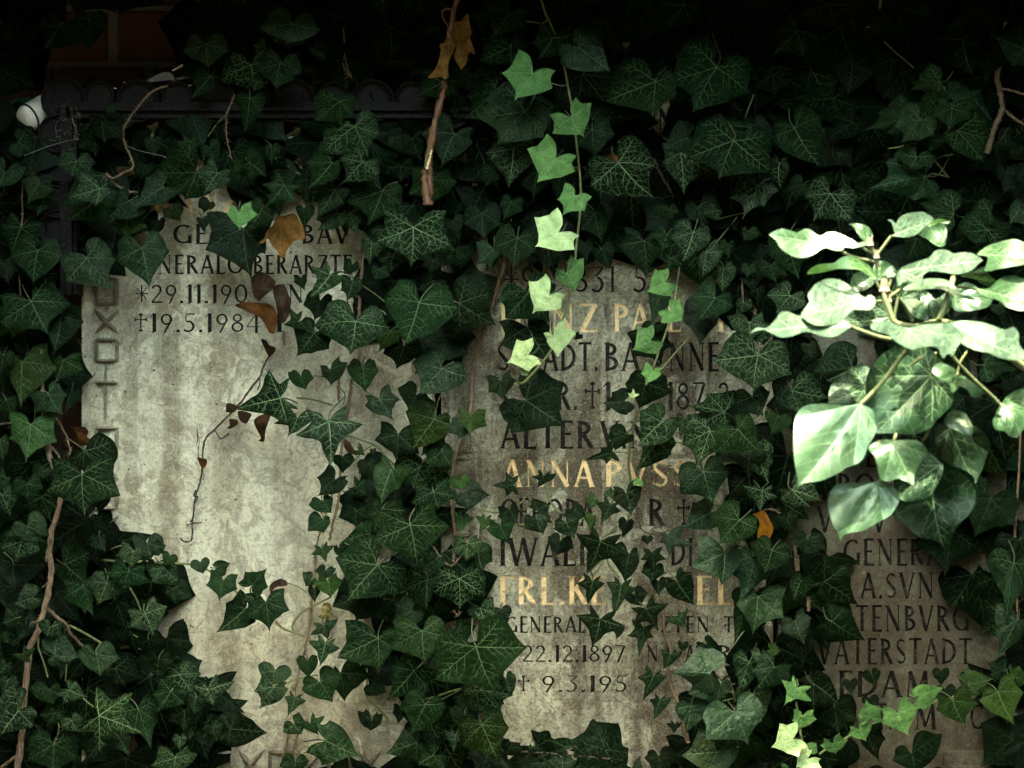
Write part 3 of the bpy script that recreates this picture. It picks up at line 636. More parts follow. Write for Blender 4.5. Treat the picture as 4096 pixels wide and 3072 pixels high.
DATA = """
a1
460,210 340,392 285,180 648,328 p5m
690,150 700,380 650,60 835,175 h4m
150,260 120,440 0,300 290,300 p2d
1610,350 1630,540 1425,400 1790,400 p5m
1720,220 1790,400 1620,330 1800,250 p4d
1960,505 1985,715 1720,632 2120,470 p4v
1485,1100 1480,1240 1372,1115 1560,1140 s6m
1640,1150 1670,1265 1580,1220 1700,1080 p4m
795,955 820,1120 720,880 965,1085 p4d
740,1080 750,1225 605,1150 840,1150 p3d
875,820 805,865 830,880 850,830 h5m
1950,760 1912,1038 1865,840 2055,835 h5m
1640,600 1488,770 1510,640 1690,640 p4m
1535,1345 1305,1575 1200,1350 1440,1560 p4m
1700,1350 1590,1525 1550,1330 1800,1410 p6v
1830,1300 1935,1290 1840,1350 1870,1240 h5m
1950,1270 2080,1385 1930,1150 2090,1280 p4m
1275,1460 1045,1615 1140,1390 1310,1580 p5m
595,1260 560,1382 440,1290 750,1265 p6v
780,1470 745,1615 545,1545 860,1475 p7v
760,1560 515,1726 485,1580 840,1700 p5m
300,1440 215,1590 175,1400 420,1480 p5m
350,1520 290,1690 205,1600 415,1560 p4m
145,1110 250,1190 100,1010 140,1230 h3m
35,1350 -20,1460 -60,1210 205,1300 p5m
1190,1090 1200,1240 1130,1130 1260,1130 h2d
1130,1290 1100,1410 1050,1350 1190,1340 h2d
240,20 240,120 180,30 310,20 h2d
2050,60 2005,280 1940,120 2140,160 p3d
a2
330,185 290,345 75,230 555,235 p6g
300,290 300,385 170,320 440,330 p5v
640,120 710,250 520,60 815,150 p4d
1040,10 1045,150 940,50 1100,60 p5m
1110,215 1105,470 950,290 1275,290 p3d
235,495 200,707 40,550 410,570 p6m
500,375 610,500 490,430 600,330 p4m
50,640 30,715 0,600 140,640 p5v
120,375 30,460 20,350 170,340 p4v
700,790 708,993 500,945 808,905 p6m
820,985 925,1230 572,1195 1020,1050 p6v
640,1270 447,1480 430,1265 705,1290 p6m
880,1265 730,1433 705,1230 1015,1368 p7v
265,1445 108,1627 95,1440 372,1580 s7m
165,1150 170,1270 130,1130 240,1150 h4m
50,1200 130,1390 0,1260 140,1240 p3d
1270,1080 1340,1260 1140,1140 1380,1090 p3d
1140,1070 1200,1190 1060,1120 1180,1090 h4m
1600,1045 1490,1310 1330,1040 1740,1120 p3m
1430,1400 1400,1620 1240,1520 1620,1420 p3m
1175,1300 1180,1430 1040,1310 1310,1330 p3d
1035,1490 915,1765 755,1580 1185,1600 p5m
665,1480 510,1720 480,1500 730,1600 p5m
440,1400 440,1620 370,1500 480,1480 h3d
2025,100 1885,300 1810,30 2152,222 p5m
2040,360 2045,515 1790,480 2175,340 p5m
1730,590 1700,710 1560,690 1900,600 p3d
1500,650 1445,795 1300,760 1350,640 p4m
1930,710 1675,935 1690,760 2080,700 p4m
2140,870 1920,1140 1780,925 2297,1075 p6g
2057,1160 2017,1475 1840,1200 2237,1250 p4v
1910,1330 1830,1460 1800,1400 1950,1400 h3d
1600,720 1600,930 1520,800 1690,800 h2d
1820,100 1790,260 1760,180 1850,180 h3d
a3
410,295 295,470 245,340 560,175 p6m
615,370 865,558 760,240 470,495 p7g
260,572 125,770 38,570 395,675 p8y
555,915 645,1057 425,1030 697,815 p8y
435,1235 305,1405 235,1168 570,1328 p8y
588,1528 495,1672 462,1555 655,1637 p8y
1215,637 1190,922 825,793 1385,740 p6m
1690,525 1495,890 1320,640 1945,730 p6m
1825,1098 1705,1415 1455,1240 2120,1340 p7m
925,1270 1210,1553 700,1460 1225,1300 p6v
1460,1080 1285,1170 1400,930 1500,1180 p4d
1410,1190 1437,1530 1270,1270 1670,1370 p4v
720,1010 740,1245 590,1150 900,1050 p4m
720,930 1140,900 820,760 880,1000 p3d
410,830 380,1110 240,960 480,900 p3d
290,1340 260,1580 140,1450 410,1440 p3d
480,1350 440,1575 390,1400 560,1450 p3d
1440,38 1260,270 1195,40 1500,200 p3m
1700,90 1600,230 1560,100 1800,180 p2d
1480,350 1340,440 1400,350 1600,400 h3d
1840,440 1990,560 1650,420 1900,330 p3d
1780,985 2080,1000 1850,940 1900,1040 h4m
1640,830 1640,945 1535,880 1710,880 h3d
1900,1340 1850,1510 1780,1400 1990,1420 p3d
2000,20 2040,165 1880,20 2147,60 h2d
a4
625,35 690,245 380,130 910,30 p3d
370,240 175,430 175,250 420,455 p4m
650,770 700,1000 400,800 880,850 p2d
185,580 200,780 40,690 310,680 p2d
800,510 760,755 650,520 970,580 p2d
1660,310 1740,600 1380,280 1890,450 p3d
2135,380 1890,272 2100,160 2040,520 p5m
1480,640 1245,705 1320,585 1400,700 h7m
1545,745 1335,745 1450,700 1460,800 h6m
1560,730 1725,700 1640,650 1660,745 h6m
1590,790 1838,690 1650,720 1760,825 p7m
1440,800 1245,800 1330,930 1330,760 p7m
1578,845 1548,1030 1425,905 1730,900 p8m
1325,935 1180,1118 1120,990 1440,1060 p8g
1200,920 880,1018 1000,880 1060,1040 p6g
1400,1090 1415,1193 1325,1100 1540,1100 p7m
1620,1020 1830,1275 1550,1130 1880,1030 h8m
1300,1228 1245,1320 1120,1205 1435,1215 p8m
1370,1382 905,1472 1050,1260 1270,1565 p7g
628,1512 490,1734 425,1530 800,1725 p6v
350,1003 545,1300 175,1070 560,900 p4m
805,960 620,1080 640,890 870,1000 p3d
230,1270 240,1480 170,1230 310,1290 p4v
100,1470 110,1630 0,1500 150,1520 p4v
420,1440 350,1560 290,1480 430,1530 p4d
2000,1340 1980,1510 1930,1400 2120,1400 p3d
1600,1550 1650,1650 1500,1560 1800,1580 p3d
b1
165,315 85,535 0,290 330,450 p4m
295,490 258,755 75,540 500,540 p6m
40,600 65,755 -40,640 140,660 p3d
675,550 875,805 515,730 905,560 p6m
1108,470 1165,780 905,565 1325,495 p6m
1000,250 970,405 870,300 1150,315 p4o
1005,105 840,240 880,150 1140,190 p5m
1240,260 1160,405 1130,250 1285,290 p4d
1340,160 1410,265 1300,240 1430,190 h5d
1640,110 1590,205 1555,160 1640,170 h6d
1575,240 1605,360 1545,270 1615,300 h6d
1865,190 1870,318 1778,200 1998,210 p8y
1900,315 1965,735 1600,490 2070,520 p4d
2045,175 1925,345 1940,110 2140,250 p6m
245,890 385,1150 0,1060 560,915 p6m
130,1050 90,1190 30,1080 200,1130 p4o
480,1000 410,1320 320,1130 655,1050 p5d
30,1310 10,1440 -40,1350 108,1380 p5m
175,1360 165,1732 60,1450 445,1410 p5o
495,1345 430,1535 385,1420 655,1430 p5m
b2
1275,310 1258,622 985,430 1575,465 p7v
1115,540 1100,665 990,560 1215,580 p5v
1080,330 1065,530 965,420 1110,450 h5m
950,440 935,605 870,430 1000,540 p5v
1000,640 975,728 945,665 1100,695 p6m
690,200 510,348 520,260 725,300 p4v
780,200 845,382 730,260 880,280 p4v
950,240 930,415 865,340 1030,300 h3m
420,160 425,325 370,200 490,220 h4m
1580,260 1640,420 1550,340 1650,330 p3d
625,685 465,860 480,610 740,690 s6v
800,740 750,895 705,810 880,720 p6m
800,600 770,690 725,640 850,640 p4m
400,705 430,812 342,740 445,740 p5d
550,880 500,1040 415,920 660,900 p4d
380,1045 258,1070 310,935 470,1015 s5m
500,1135 362,1318 340,1090 620,1260 p5m
825,1045 780,1305 500,1080 1090,1095 p7v
1320,900 1208,1230 1040,860 1640,940 p8m
1635,905 1935,1085 1640,1180 1910,820 p5d
1420,735 1310,800 1330,700 1560,690 p4m
1200,1235 1140,1420 1040,1300 1350,1290 p4d
1090,1130 1000,1295 970,1180 1165,1195 p4o
1500,1415 1312,1615 1265,1370 1700,1475 p7m
1530,1190 1480,1380 1350,1200 1710,1300 p3d
625,1420 630,1555 560,1480 765,1365 p6m
885,1410 905,1600 750,1400 1005,1420 p6m
400,1480 440,1580 295,1440 500,1485 p5m
1900,480 1870,665 1780,600 1920,560 p5m
1590,480 1500,620 1450,500 1700,560 p3d
1430,570 1390,690 1340,620 1500,600 p3m
1810,200 1830,420 1670,280 1960,300 p3d
2040,110 1975,260 1950,130 2130,180 p3m
1955,1510 1965,1665 1860,1600 2080,1505 p7m
b3
135,395 105,642 -55,470 285,505 p5m
380,480 390,640 225,520 520,560 p4d
458,350 292,452 288,243 570,470 p9y
740,200 795,437 630,330 825,190 p4m
790,480 860,640 730,520 895,460 h4d
660,430 680,600 610,500 720,500 p3d
525,670 587,798 440,700 642,562 p8y
385,840 268,970 240,740 475,930 p9y
228,812 385,1062 40,1020 440,760 p6m
218,1090 405,1380 0,1220 390,1080 p5m
415,1155 450,1312 370,1200 578,1130 p9y
222,1305 68,1366 140,1195 225,1425 p9y
190,1430 215,1470 165,1460 185,1400 p9y
1305,375 1262,488 1185,365 1350,325 p6m
1335,550 1310,660 1275,580 1435,605 s7m
1288,745 1155,815 1218,647 1330,838 p8y
1335,965 1420,1037 1262,1047 1400,875 p8y
1175,1195 1045,1265 1090,1095 1225,1290 p8y
1190,1430 1140,1528 1108,1450 1255,1455 p8y
1125,415 1145,720 925,450 1270,500 p5d
1510,350 1425,580 1335,400 1655,390 p6v
1610,505 1580,708 1540,580 1745,500 p6v
1745,640 1735,820 1640,680 1845,620 p5v
1680,860 1547,1035 1492,860 1825,930 p7m
2020,-10 1890,250 1790,90 2060,150 p5v
1700,180 1690,265 1570,200 1740,190 p4v
1320,175 1355,245 1210,120 1405,195 p5m
1550,150 1600,330 1470,250 1740,220 p3d
1250,830 1175,1080 1160,900 1330,900 p4m
1600,960 1560,1250 1420,1040 1700,1060 p4d
2015,1310 1980,1600 1665,1350 2280,1460 p7v
1930,340 1900,420 1885,360 2030,370 p5m
1940,620 1925,710 1880,650 2000,650 p5m
2050,560 2060,720 1960,600 2140,620 p3d
1780,440 1790,560 1700,480 1820,470 p4m
1900,900 1880,990 1835,920 1985,930 p5v
1950,1060 1970,1200 1770,1000 2110,1090 p5v
2050,1150 2060,1240 1990,1170 2120,1160 p5m
1180,1160 1270,1390 1030,1320 1340,1250 p4d
1200,1070 1190,1150 1110,1110 1275,1110 h4d
620,1145 575,1190 590,1150 635,1180 h5d
b4
300,430 390,730 145,520 460,560 p5m
160,610 205,750 60,630 290,690 p5m
315,845 200,985 130,840 445,900 p5v
60,790 60,930 0,830 130,820 p4d
70,1150 100,1225 0,1180 160,1180 p5v
455,1225 485,1340 400,1240 520,1230 h5d
800,1405 590,1510 490,1440 970,1330 p5m
560,300 650,360 430,330 700,290 p4d
1590,205 1300,110 1400,105 1400,240 h7m
1880,200 1655,265 1740,160 1800,260 h7m
1860,335 2080,290 1950,250 2020,355 h7m
1850,330 1755,440 1625,290 1800,270 h7m
2110,170 2030,290 2139,90 2200,300 p7m
1720,370 1530,470 1600,370 1700,460 h6m
1300,400 1220,570 1200,420 1440,500 p5d
1825,1385 2139,1420 1950,1370 1950,1460 h6m
1930,920 1990,1000 1870,930 2010,920 h5m
c1
375,145 497,322 272,290 527,160 p6m
560,110 505,295 500,180 628,170 h4d
50,195 95,330 -30,230 135,245 h5m
240,385 200,690 70,500 445,525 p6o
0,500 20,680 -60,550 70,510 h5m
640,775 665,1110 360,910 940,945 p8m
660,590 940,940 620,720 900,700 h6d
210,850 218,975 85,915 345,865 p7m
330,720 230,815 250,740 370,790 h5m
45,800 20,910 0,700 75,830 h5m
15,940 85,1110 -30,960 150,945 p6v
215,1180 330,1298 95,1120 378,1270 p6m
165,1300 115,1465 0,1350 315,1370 p6v
330,950 400,1150 160,1040 470,1060 p4m
105,1480 120,1690 -60,1560 362,1482 p4d
505,1480 690,1640 440,1560 710,1380 p4m
700,1110 700,1220 645,1150 770,1150 h5d
800,950 770,1080 720,1020 855,990 h5d
780,1280 830,1390 700,1330 830,1300 p5m
1045,1380 1020,1505 900,1410 1110,1340 p6v
1150,1310 1180,1450 1085,1200 1290,1390 p5d
1215,1340 1300,1335 1175,1330 1240,1410 h6m
1325,1410 1290,1490 1265,1400 1380,1460 h6m
1565,1460 1585,1555 1490,1500 1640,1460 h6m
1690,1500 1797,1470 1665,1480 1760,1560 h6m
c2
235,182 -125,268 150,-45 303,382 s7v
370,330 290,490 185,380 465,215 s6v
615,362 630,722 350,470 882,385 s8v
1010,190 1115,350 895,240 1170,190 p6m
1300,155 1230,275 1150,100 1395,170 p5d
1440,345 1265,585 1215,285 1570,385 p7m
1155,460 1140,670 970,510 1320,620 p6d
1500,598 1575,715 1368,695 1595,605 p7m
1420,480 1330,640 1325,540 1540,560 p6m
1660,400 1625,505 1540,450 1580,350 p6m
1730,320 1720,478 1625,360 1850,400 p7o
1328,715 1270,895 1115,860 1580,720 p5v
665,815 525,945 520,800 770,830 p6m
825,885 940,950 735,895 925,775 s5m
720,640 720,770 665,700 808,680 h6d
850,590 900,630 800,620 850,525 s4o
960,580 965,630 940,600 985,590 h3o
930,690 985,830 850,770 980,700 p5d
1105,740 1020,1040 980,700 1155,900 p6o
575,990 640,1080 455,1010 650,960 p6m
575,1130 570,1245 450,1220 630,1150 p6m
830,1060 830,1200 690,1110 940,1120 p5d
800,930 900,1030 710,1010 920,960 h4d
1435,912 1480,1045 1258,1005 1628,955 p7m
1035,1042 965,1230 925,1100 1222,1058 p7m
1250,1172 1305,1500 960,1300 1560,1185 p9m
930,1235 715,1300 850,1160 1030,1350 p6m
565,1355 595,1465 470,1400 660,1330 s7m
690,1350 700,1425 658,1330 775,1330 p6d
1700,1320 1690,1460 1562,1380 1825,1300 p7v
1780,1380 1825,1560 1640,1460 1893,1460 p6m
1695,905 1882,940 1790,840 1700,1060 p6d
1650,830 1690,885 1550,770 1725,800 p6o
1655,1120 1645,1235 1600,1060 1750,1110 s5o
1840,1130 1790,1235 1760,1095 1920,1130 s5o
1955,1175 2030,1325 1845,1200 2065,1160 p7m
2030,1050 2100,1170 1930,1110 2110,1060 p5d
2060,860 1882,865 2000,752 2000,950 s6d
1450,1440 1340,1540 1350,1430 1530,1480 p6m
c3
200,197 515,405 97,450 500,55 p7d
1140,60 1085,270 975,75 1335,130 p6d
975,205 800,215 870,135 990,315 p6d
1045,175 1000,140 1040,110 1062,165 s9y
1265,368 1075,560 1095,275 1393,400 p7v
1240,510 1055,755 1110,560 1335,620 p6v
1440,340 1400,500 1385,380 1505,370 p5v
990,460 890,595 845,490 1000,530 h6d
880,600 648,670 780,560 830,695 s6d
985,922 1025,1105 870,960 1110,870 p7d
850,950 870,860 835,900 890,900 h5o
1080,855 1085,795 1055,820 1110,830 h6y
860,1015 780,1180 745,1000 945,1060 s6d
740,970 690,1050 665,970 760,960 p5o
730,1100 700,1215 665,1140 745,1110 h5o
590,1060 672,1110 490,1010 590,980 p6d
515,1155 585,1280 420,1200 620,1110 p7m
285,1125 345,1250 190,1200 400,1100 p7m
300,1050 400,1010 240,980 360,1080 p5m
340,790 290,880 250,795 435,750 s6d
1310,1250 1325,1420 1240,1310 1510,1335 s6d
785,1300 680,1545 590,1235 1015,1405 s7d
470,1300 435,1415 372,1260 580,1350 p6d
1010,1395 975,1630 860,1430 1080,1400 p6d
1190,1385 1200,1560 1090,1440 1300,1440 s5d
1150,1265 1150,1330 1110,1300 1190,1290 h4d
990,1150 950,1280 930,1200 1040,1190 p5d
1752,292 1448,230 1610,140 1560,370 p6v
1858,423 2012,590 1685,605 1940,295 p8m
1640,435 1525,745 1420,540 1700,600 p6v
1590,755 1660,1010 1410,930 1795,755 p7m
1870,1135 1705,1330 1640,1100 2020,1200 p8m
1640,1080 1410,1210 1500,990 1690,1185 p5g
1755,1390 1728,1645 1495,1500 1900,1330 p6g
1970,170 2020,330 1805,240 2110,130 p5v
1960,560 1940,820 1780,640 2120,600 p5d
1950,770 1960,1030 1785,960 2130,900 p4d
c4
328,125 390,300 180,40 605,180 p5v
30,170 105,330 -60,220 130,200 p5v
50,600 150,860 -20,700 180,680 p5v
330,900 480,1040 230,970 560,990 p5v
285,1120 365,1230 205,1120 380,1080 p6d
450,1290 430,1405 320,1300 600,1345 p7d
95,905 75,1080 -60,860 220,950 s6v
172,1372 110,1550 0,1310 340,1415 p7m
150,300 130,360 115,290 210,300 h5o
215,335 160,470 130,360 340,370 p5m
d1
1005,125 960,285 820,140 1155,200 p7m
1280,95 1415,245 1190,210 1385,80 p6v
1150,50 1180,140 1110,90 1200,80 h5m
1350,260 1370,378 1290,290 1505,330 p6d
830,215 758,390 680,195 955,290 p6v
650,240 735,480 485,330 755,330 p5m
1132,455 1200,630 1010,560 1305,395 p7v
900,340 990,605 720,500 1030,400 p5d
258,330 107,378 200,215 325,290 p8m
120,490 10,530 50,400 190,440 p6m
170,550 200,640 110,560 235,510 s6m
30,620 70,690 0,570 90,600 p6m
110,660 110,715 70,680 160,680 h5m
390,560 360,635 290,520 495,520 p7v
428,780 630,795 460,572 470,862 p7m
178,770 245,845 105,735 280,715 s7m
752,770 785,945 605,750 935,800 p7m
388,1048 420,1165 225,1030 485,1105 p6m
545,1050 682,1105 600,978 495,1150 p7v
145,1213 5,1400 265,1332 345,1105 p7v
60,980 20,1080 0,960 155,990 p6m
40,850 0,930 10,800 100,880 p6m
130,1060 130,1130 60,1070 210,1070 h5m
772,1252 1115,1388 765,1540 1040,1065 s8v
930,1420 1000,1555 850,1480 1025,1420 p6v
430,1230 360,1335 305,1250 512,1280 p6m
560,1290 615,1385 465,1340 655,1270 p7v
425,1470 415,1720 210,1600 620,1590 p6m
1335,1060 1220,1225 1190,1090 1440,1160 p6m
1400,930 1500,1080 1270,950 1570,920 p5v
1622,1050 1665,1170 1525,985 1836,978 s7v
1530,1115 1515,1245 1458,1120 1650,1130 p6m
1797,1355 2095,1387 1850,1212 1790,1497 p7d
1660,1340 1700,1448 1585,1330 1745,1310 p7d
1405,1420 1400,1525 1345,1440 1460,1420 p6v
1580,1410 1575,1495 1525,1430 1640,1430 p5d
1480,1380 1480,1450 1440,1380 1520,1380 p5d
1370,1580 1360,1700 1175,1640 1545,1550 p6v
1080,1200 1185,1520 1050,1400 1240,1300 p5m
1160,660 1200,790 1060,700 1300,690 p4d
1240,810 1230,980 1110,790 1355,820 p5d
1440,1210 1430,1380 1310,1290 1580,1200 p5d
900,880 980,1020 760,940 1130,960 p4d
1390,790 1390,850 1350,810 1430,800 h4d
1745,190 1712,365 1605,230 1855,265 p7m
1970,235 2085,100 1912,125 2097,245 p7m
2075,358 2105,598 1925,490 2262,430 p7m
1918,415 1688,602 1760,375 1995,520 p6m
d2
995,75 750,368 665,20 1150,305 p9m
615,210 635,335 495,210 725,190 p7o
590,120 560,180 505,120 670,90 p6m
480,190 430,240 410,130 520,170 p6v
500,260 505,370 450,270 550,280 p6d
575,545 610,665 470,620 688,490 s6v
590,690 545,868 455,665 705,720 s7v
940,300 820,525 640,400 1150,360 p6d
1000,645 1005,935 682,800 1130,740 p8m
1060,590 1100,650 1010,610 1180,600 h5d
1345,585 1372,860 1100,725 1555,640 p9m
1262,430 1105,530 1130,370 1300,550 p6m
1385,190 1375,420 1200,270 1455,280 p6m
1635,180 1637,428 1425,290 1845,312 p7v
1500,300 1405,490 1380,380 1550,330 p5d
1798,412 1860,565 1690,430 1940,470 p6v
1960,420 1990,550 1900,470 2040,450 h5d
1765,712 1920,1080 1445,970 2162,720 p9m
1620,600 1700,690 1520,560 1765,545 p5m
705,915 740,1140 645,900 945,940 p5d
190,900 180,1015 65,860 325,930 h6m
185,1028 68,1198 30,1060 300,1040 p7v
545,985 645,1150 400,1050 720,925 p7m
350,1110 290,1268 265,1100 440,1130 s6v
450,820 450,950 360,830 530,800 h5m
960,1000 1065,1070 925,970 1040,930 h6d
1278,900 1065,1130 1095,860 1400,1065 p7m
1370,1165 1255,1395 1170,1180 1530,1150 p8m
1800,1050 1975,1255 1690,1170 2055,1090 p6v
2000,960 2040,1105 1960,1000 2065,920 p6v
950,1290 940,1370 840,1210 1020,1210 p6d
350,1320 400,1400 255,1380 380,1220 p6v
470,1310 540,1405 385,1280 585,1250 s7m
595,1447 872,1572 560,1640 620,1285 p8m
355,1605 340,1720 230,1650 460,1600 p7m
1300,1462 1055,1550 1300,1610 1200,1350 p7m
1430,1560 1310,1640 1530,1660 1490,1450 p7m
1812,1322 1940,1608 1650,1490 2025,1340 p8m
1605,1410 1590,1540 1515,1360 1650,1450 s6v
1680,1240 1720,1350 1560,1170 1810,1260 p5d
1180,1200 1150,1320 1110,1230 1220,1210 p5d
d3
722,200 685,385 590,215 820,215 s7d
945,230 890,465 835,205 1065,260 s7d
1050,310 1110,400 970,330 1160,290 p5d
1140,415 1240,595 1035,540 1320,370 s7d
780,495 715,735 595,465 980,550 s8d
1125,560 1085,795 990,630 1195,640 s6d
930,560 908,655 890,600 970,580 h5d
1385,208 1525,390 1285,220 1490,130 p6d
1390,490 1460,565 1295,480 1465,410 s6m
1200,100 1180,215 1100,130 1290,140 p5d
1235,200 1240,330 1190,250 1290,250 p5d
1985,40 1905,330 1790,130 2100,180 p6g
1640,918 1335,915 1550,705 1500,1035 p8g
1725,1010 1690,1180 1470,1080 1790,1070 p7g
1838,1222 1935,1475 1600,1430 2090,1210 p8g
1490,1170 1450,1395 1425,1290 1598,1250 h7g
1200,935 1115,1130 1070,950 1300,930 s7d
1250,1130 1200,1285 1165,1120 1340,1100 s7d
1365,1320 1355,1400 1295,1310 1420,1300 s6d
1330,770 1270,900 1255,730 1400,700 s6d
1430,690 1430,750 1390,670 1475,690 h6d
1610,690 1765,800 1525,690 1680,665 p5d
1950,830 1850,1110 1840,930 2010,900 p6v
1930,330 1825,695 1830,400 2020,600 p5m
1697,1535 1600,1750 1415,1560 1865,1520 p7g
1240,1570 1250,1680 1125,1580 1390,1540 p6d
490,1625 490,1750 375,1600 600,1600 p7m
510,1500 380,1440 430,1530 560,1440 p6m
600,1500 700,1590 550,1440 680,1470 s6d
250,1500 210,1560 200,1480 340,1500 s6d
80,1500 40,1560 0,1450 200,1500 p6d
760,1540 800,1600 700,1540 830,1500 s6d
900,1590 900,1659 860,1590 950,1580 h6d
180,1600 180,1690 90,1620 260,1590 p5d
330,1560 380,1640 280,1580 400,1540 s6d
d4
62,320 20,630 -110,380 265,490 p6g
350,510 430,700 240,590 480,480 p6d
640,515 908,670 600,680 760,385 p7d
400,640 420,850 280,700 505,660 p5d
580,205 845,385 520,290 780,60 p6d
400,195 340,350 330,140 520,210 p6m
85,780 65,865 5,740 200,800 p6v
165,735 245,745 85,740 180,800 p6o
190,870 40,1060 10,900 325,955 p7m
365,1030 275,1158 258,975 470,1125 s8y
410,1250 380,1362 335,1285 510,1275 p8y
335,1430 182,1490 243,1322 375,1557 p9y
445,1590 370,1650 470,1500 545,1650 p9y
470,1510 515,1470 425,1500 520,1530 h8y
260,1650 300,1650 250,1630 280,1690 h8y
645,1470 668,1545 558,1480 755,1440 p8y
855,1360 905,1442 778,1390 945,1318 p8y
935,1262 905,1135 850,1245 1020,1200 p8y
1155,1225 1225,1390 1040,1300 1300,1180 p8y
1318,1105 1490,1040 1270,1060 1355,1200 p8y
1583,1133 1688,1340 1450,1200 1785,1160 p8o
1710,1005 1905,960 1690,880 1800,1090 p7o
1935,1065 2070,1330 1790,1130 2139,1070 p7o
1980,900 1860,940 1850,830 2060,960 p5m
2055,945 2200,1000 2100,860 2080,1050 p6o
495,1000 700,1170 520,890 710,960 p5d
2060,60 1998,535 1940,250 2139,300 p5g
2080,510 1915,815 1885,620 2139,640 p6m
1980,490 1780,620 1830,340 2000,560 p5d
950,930 980,1015 870,930 1020,900 p6d
1490,900 1490,1020 1435,950 1550,940 h6d
1520,1040 1540,1130 1430,1080 1605,1080 h5d
930,1110 940,1200 880,1150 1000,1160 h5d
780,980 790,1090 730,1000 840,1010 h5d
1260,1545 1290,1700 1110,1600 1500,1390 p5d
920,1390 1010,1620 870,1470 1060,1440 p4d
660,1180 690,1400 520,1290 840,1290 p4d
600,1580 620,1690 520,1600 720,1600 p4d
30,1080 20,1380 -80,1200 135,1200 p6g
190,1130 200,1220 130,1140 260,1130 p5d
90,1300 110,1420 20,1350 190,1340 p4d
"""
def tp(t, s): return tile(t, [tuple(map(float, q.split(','))) for q in s.split()])
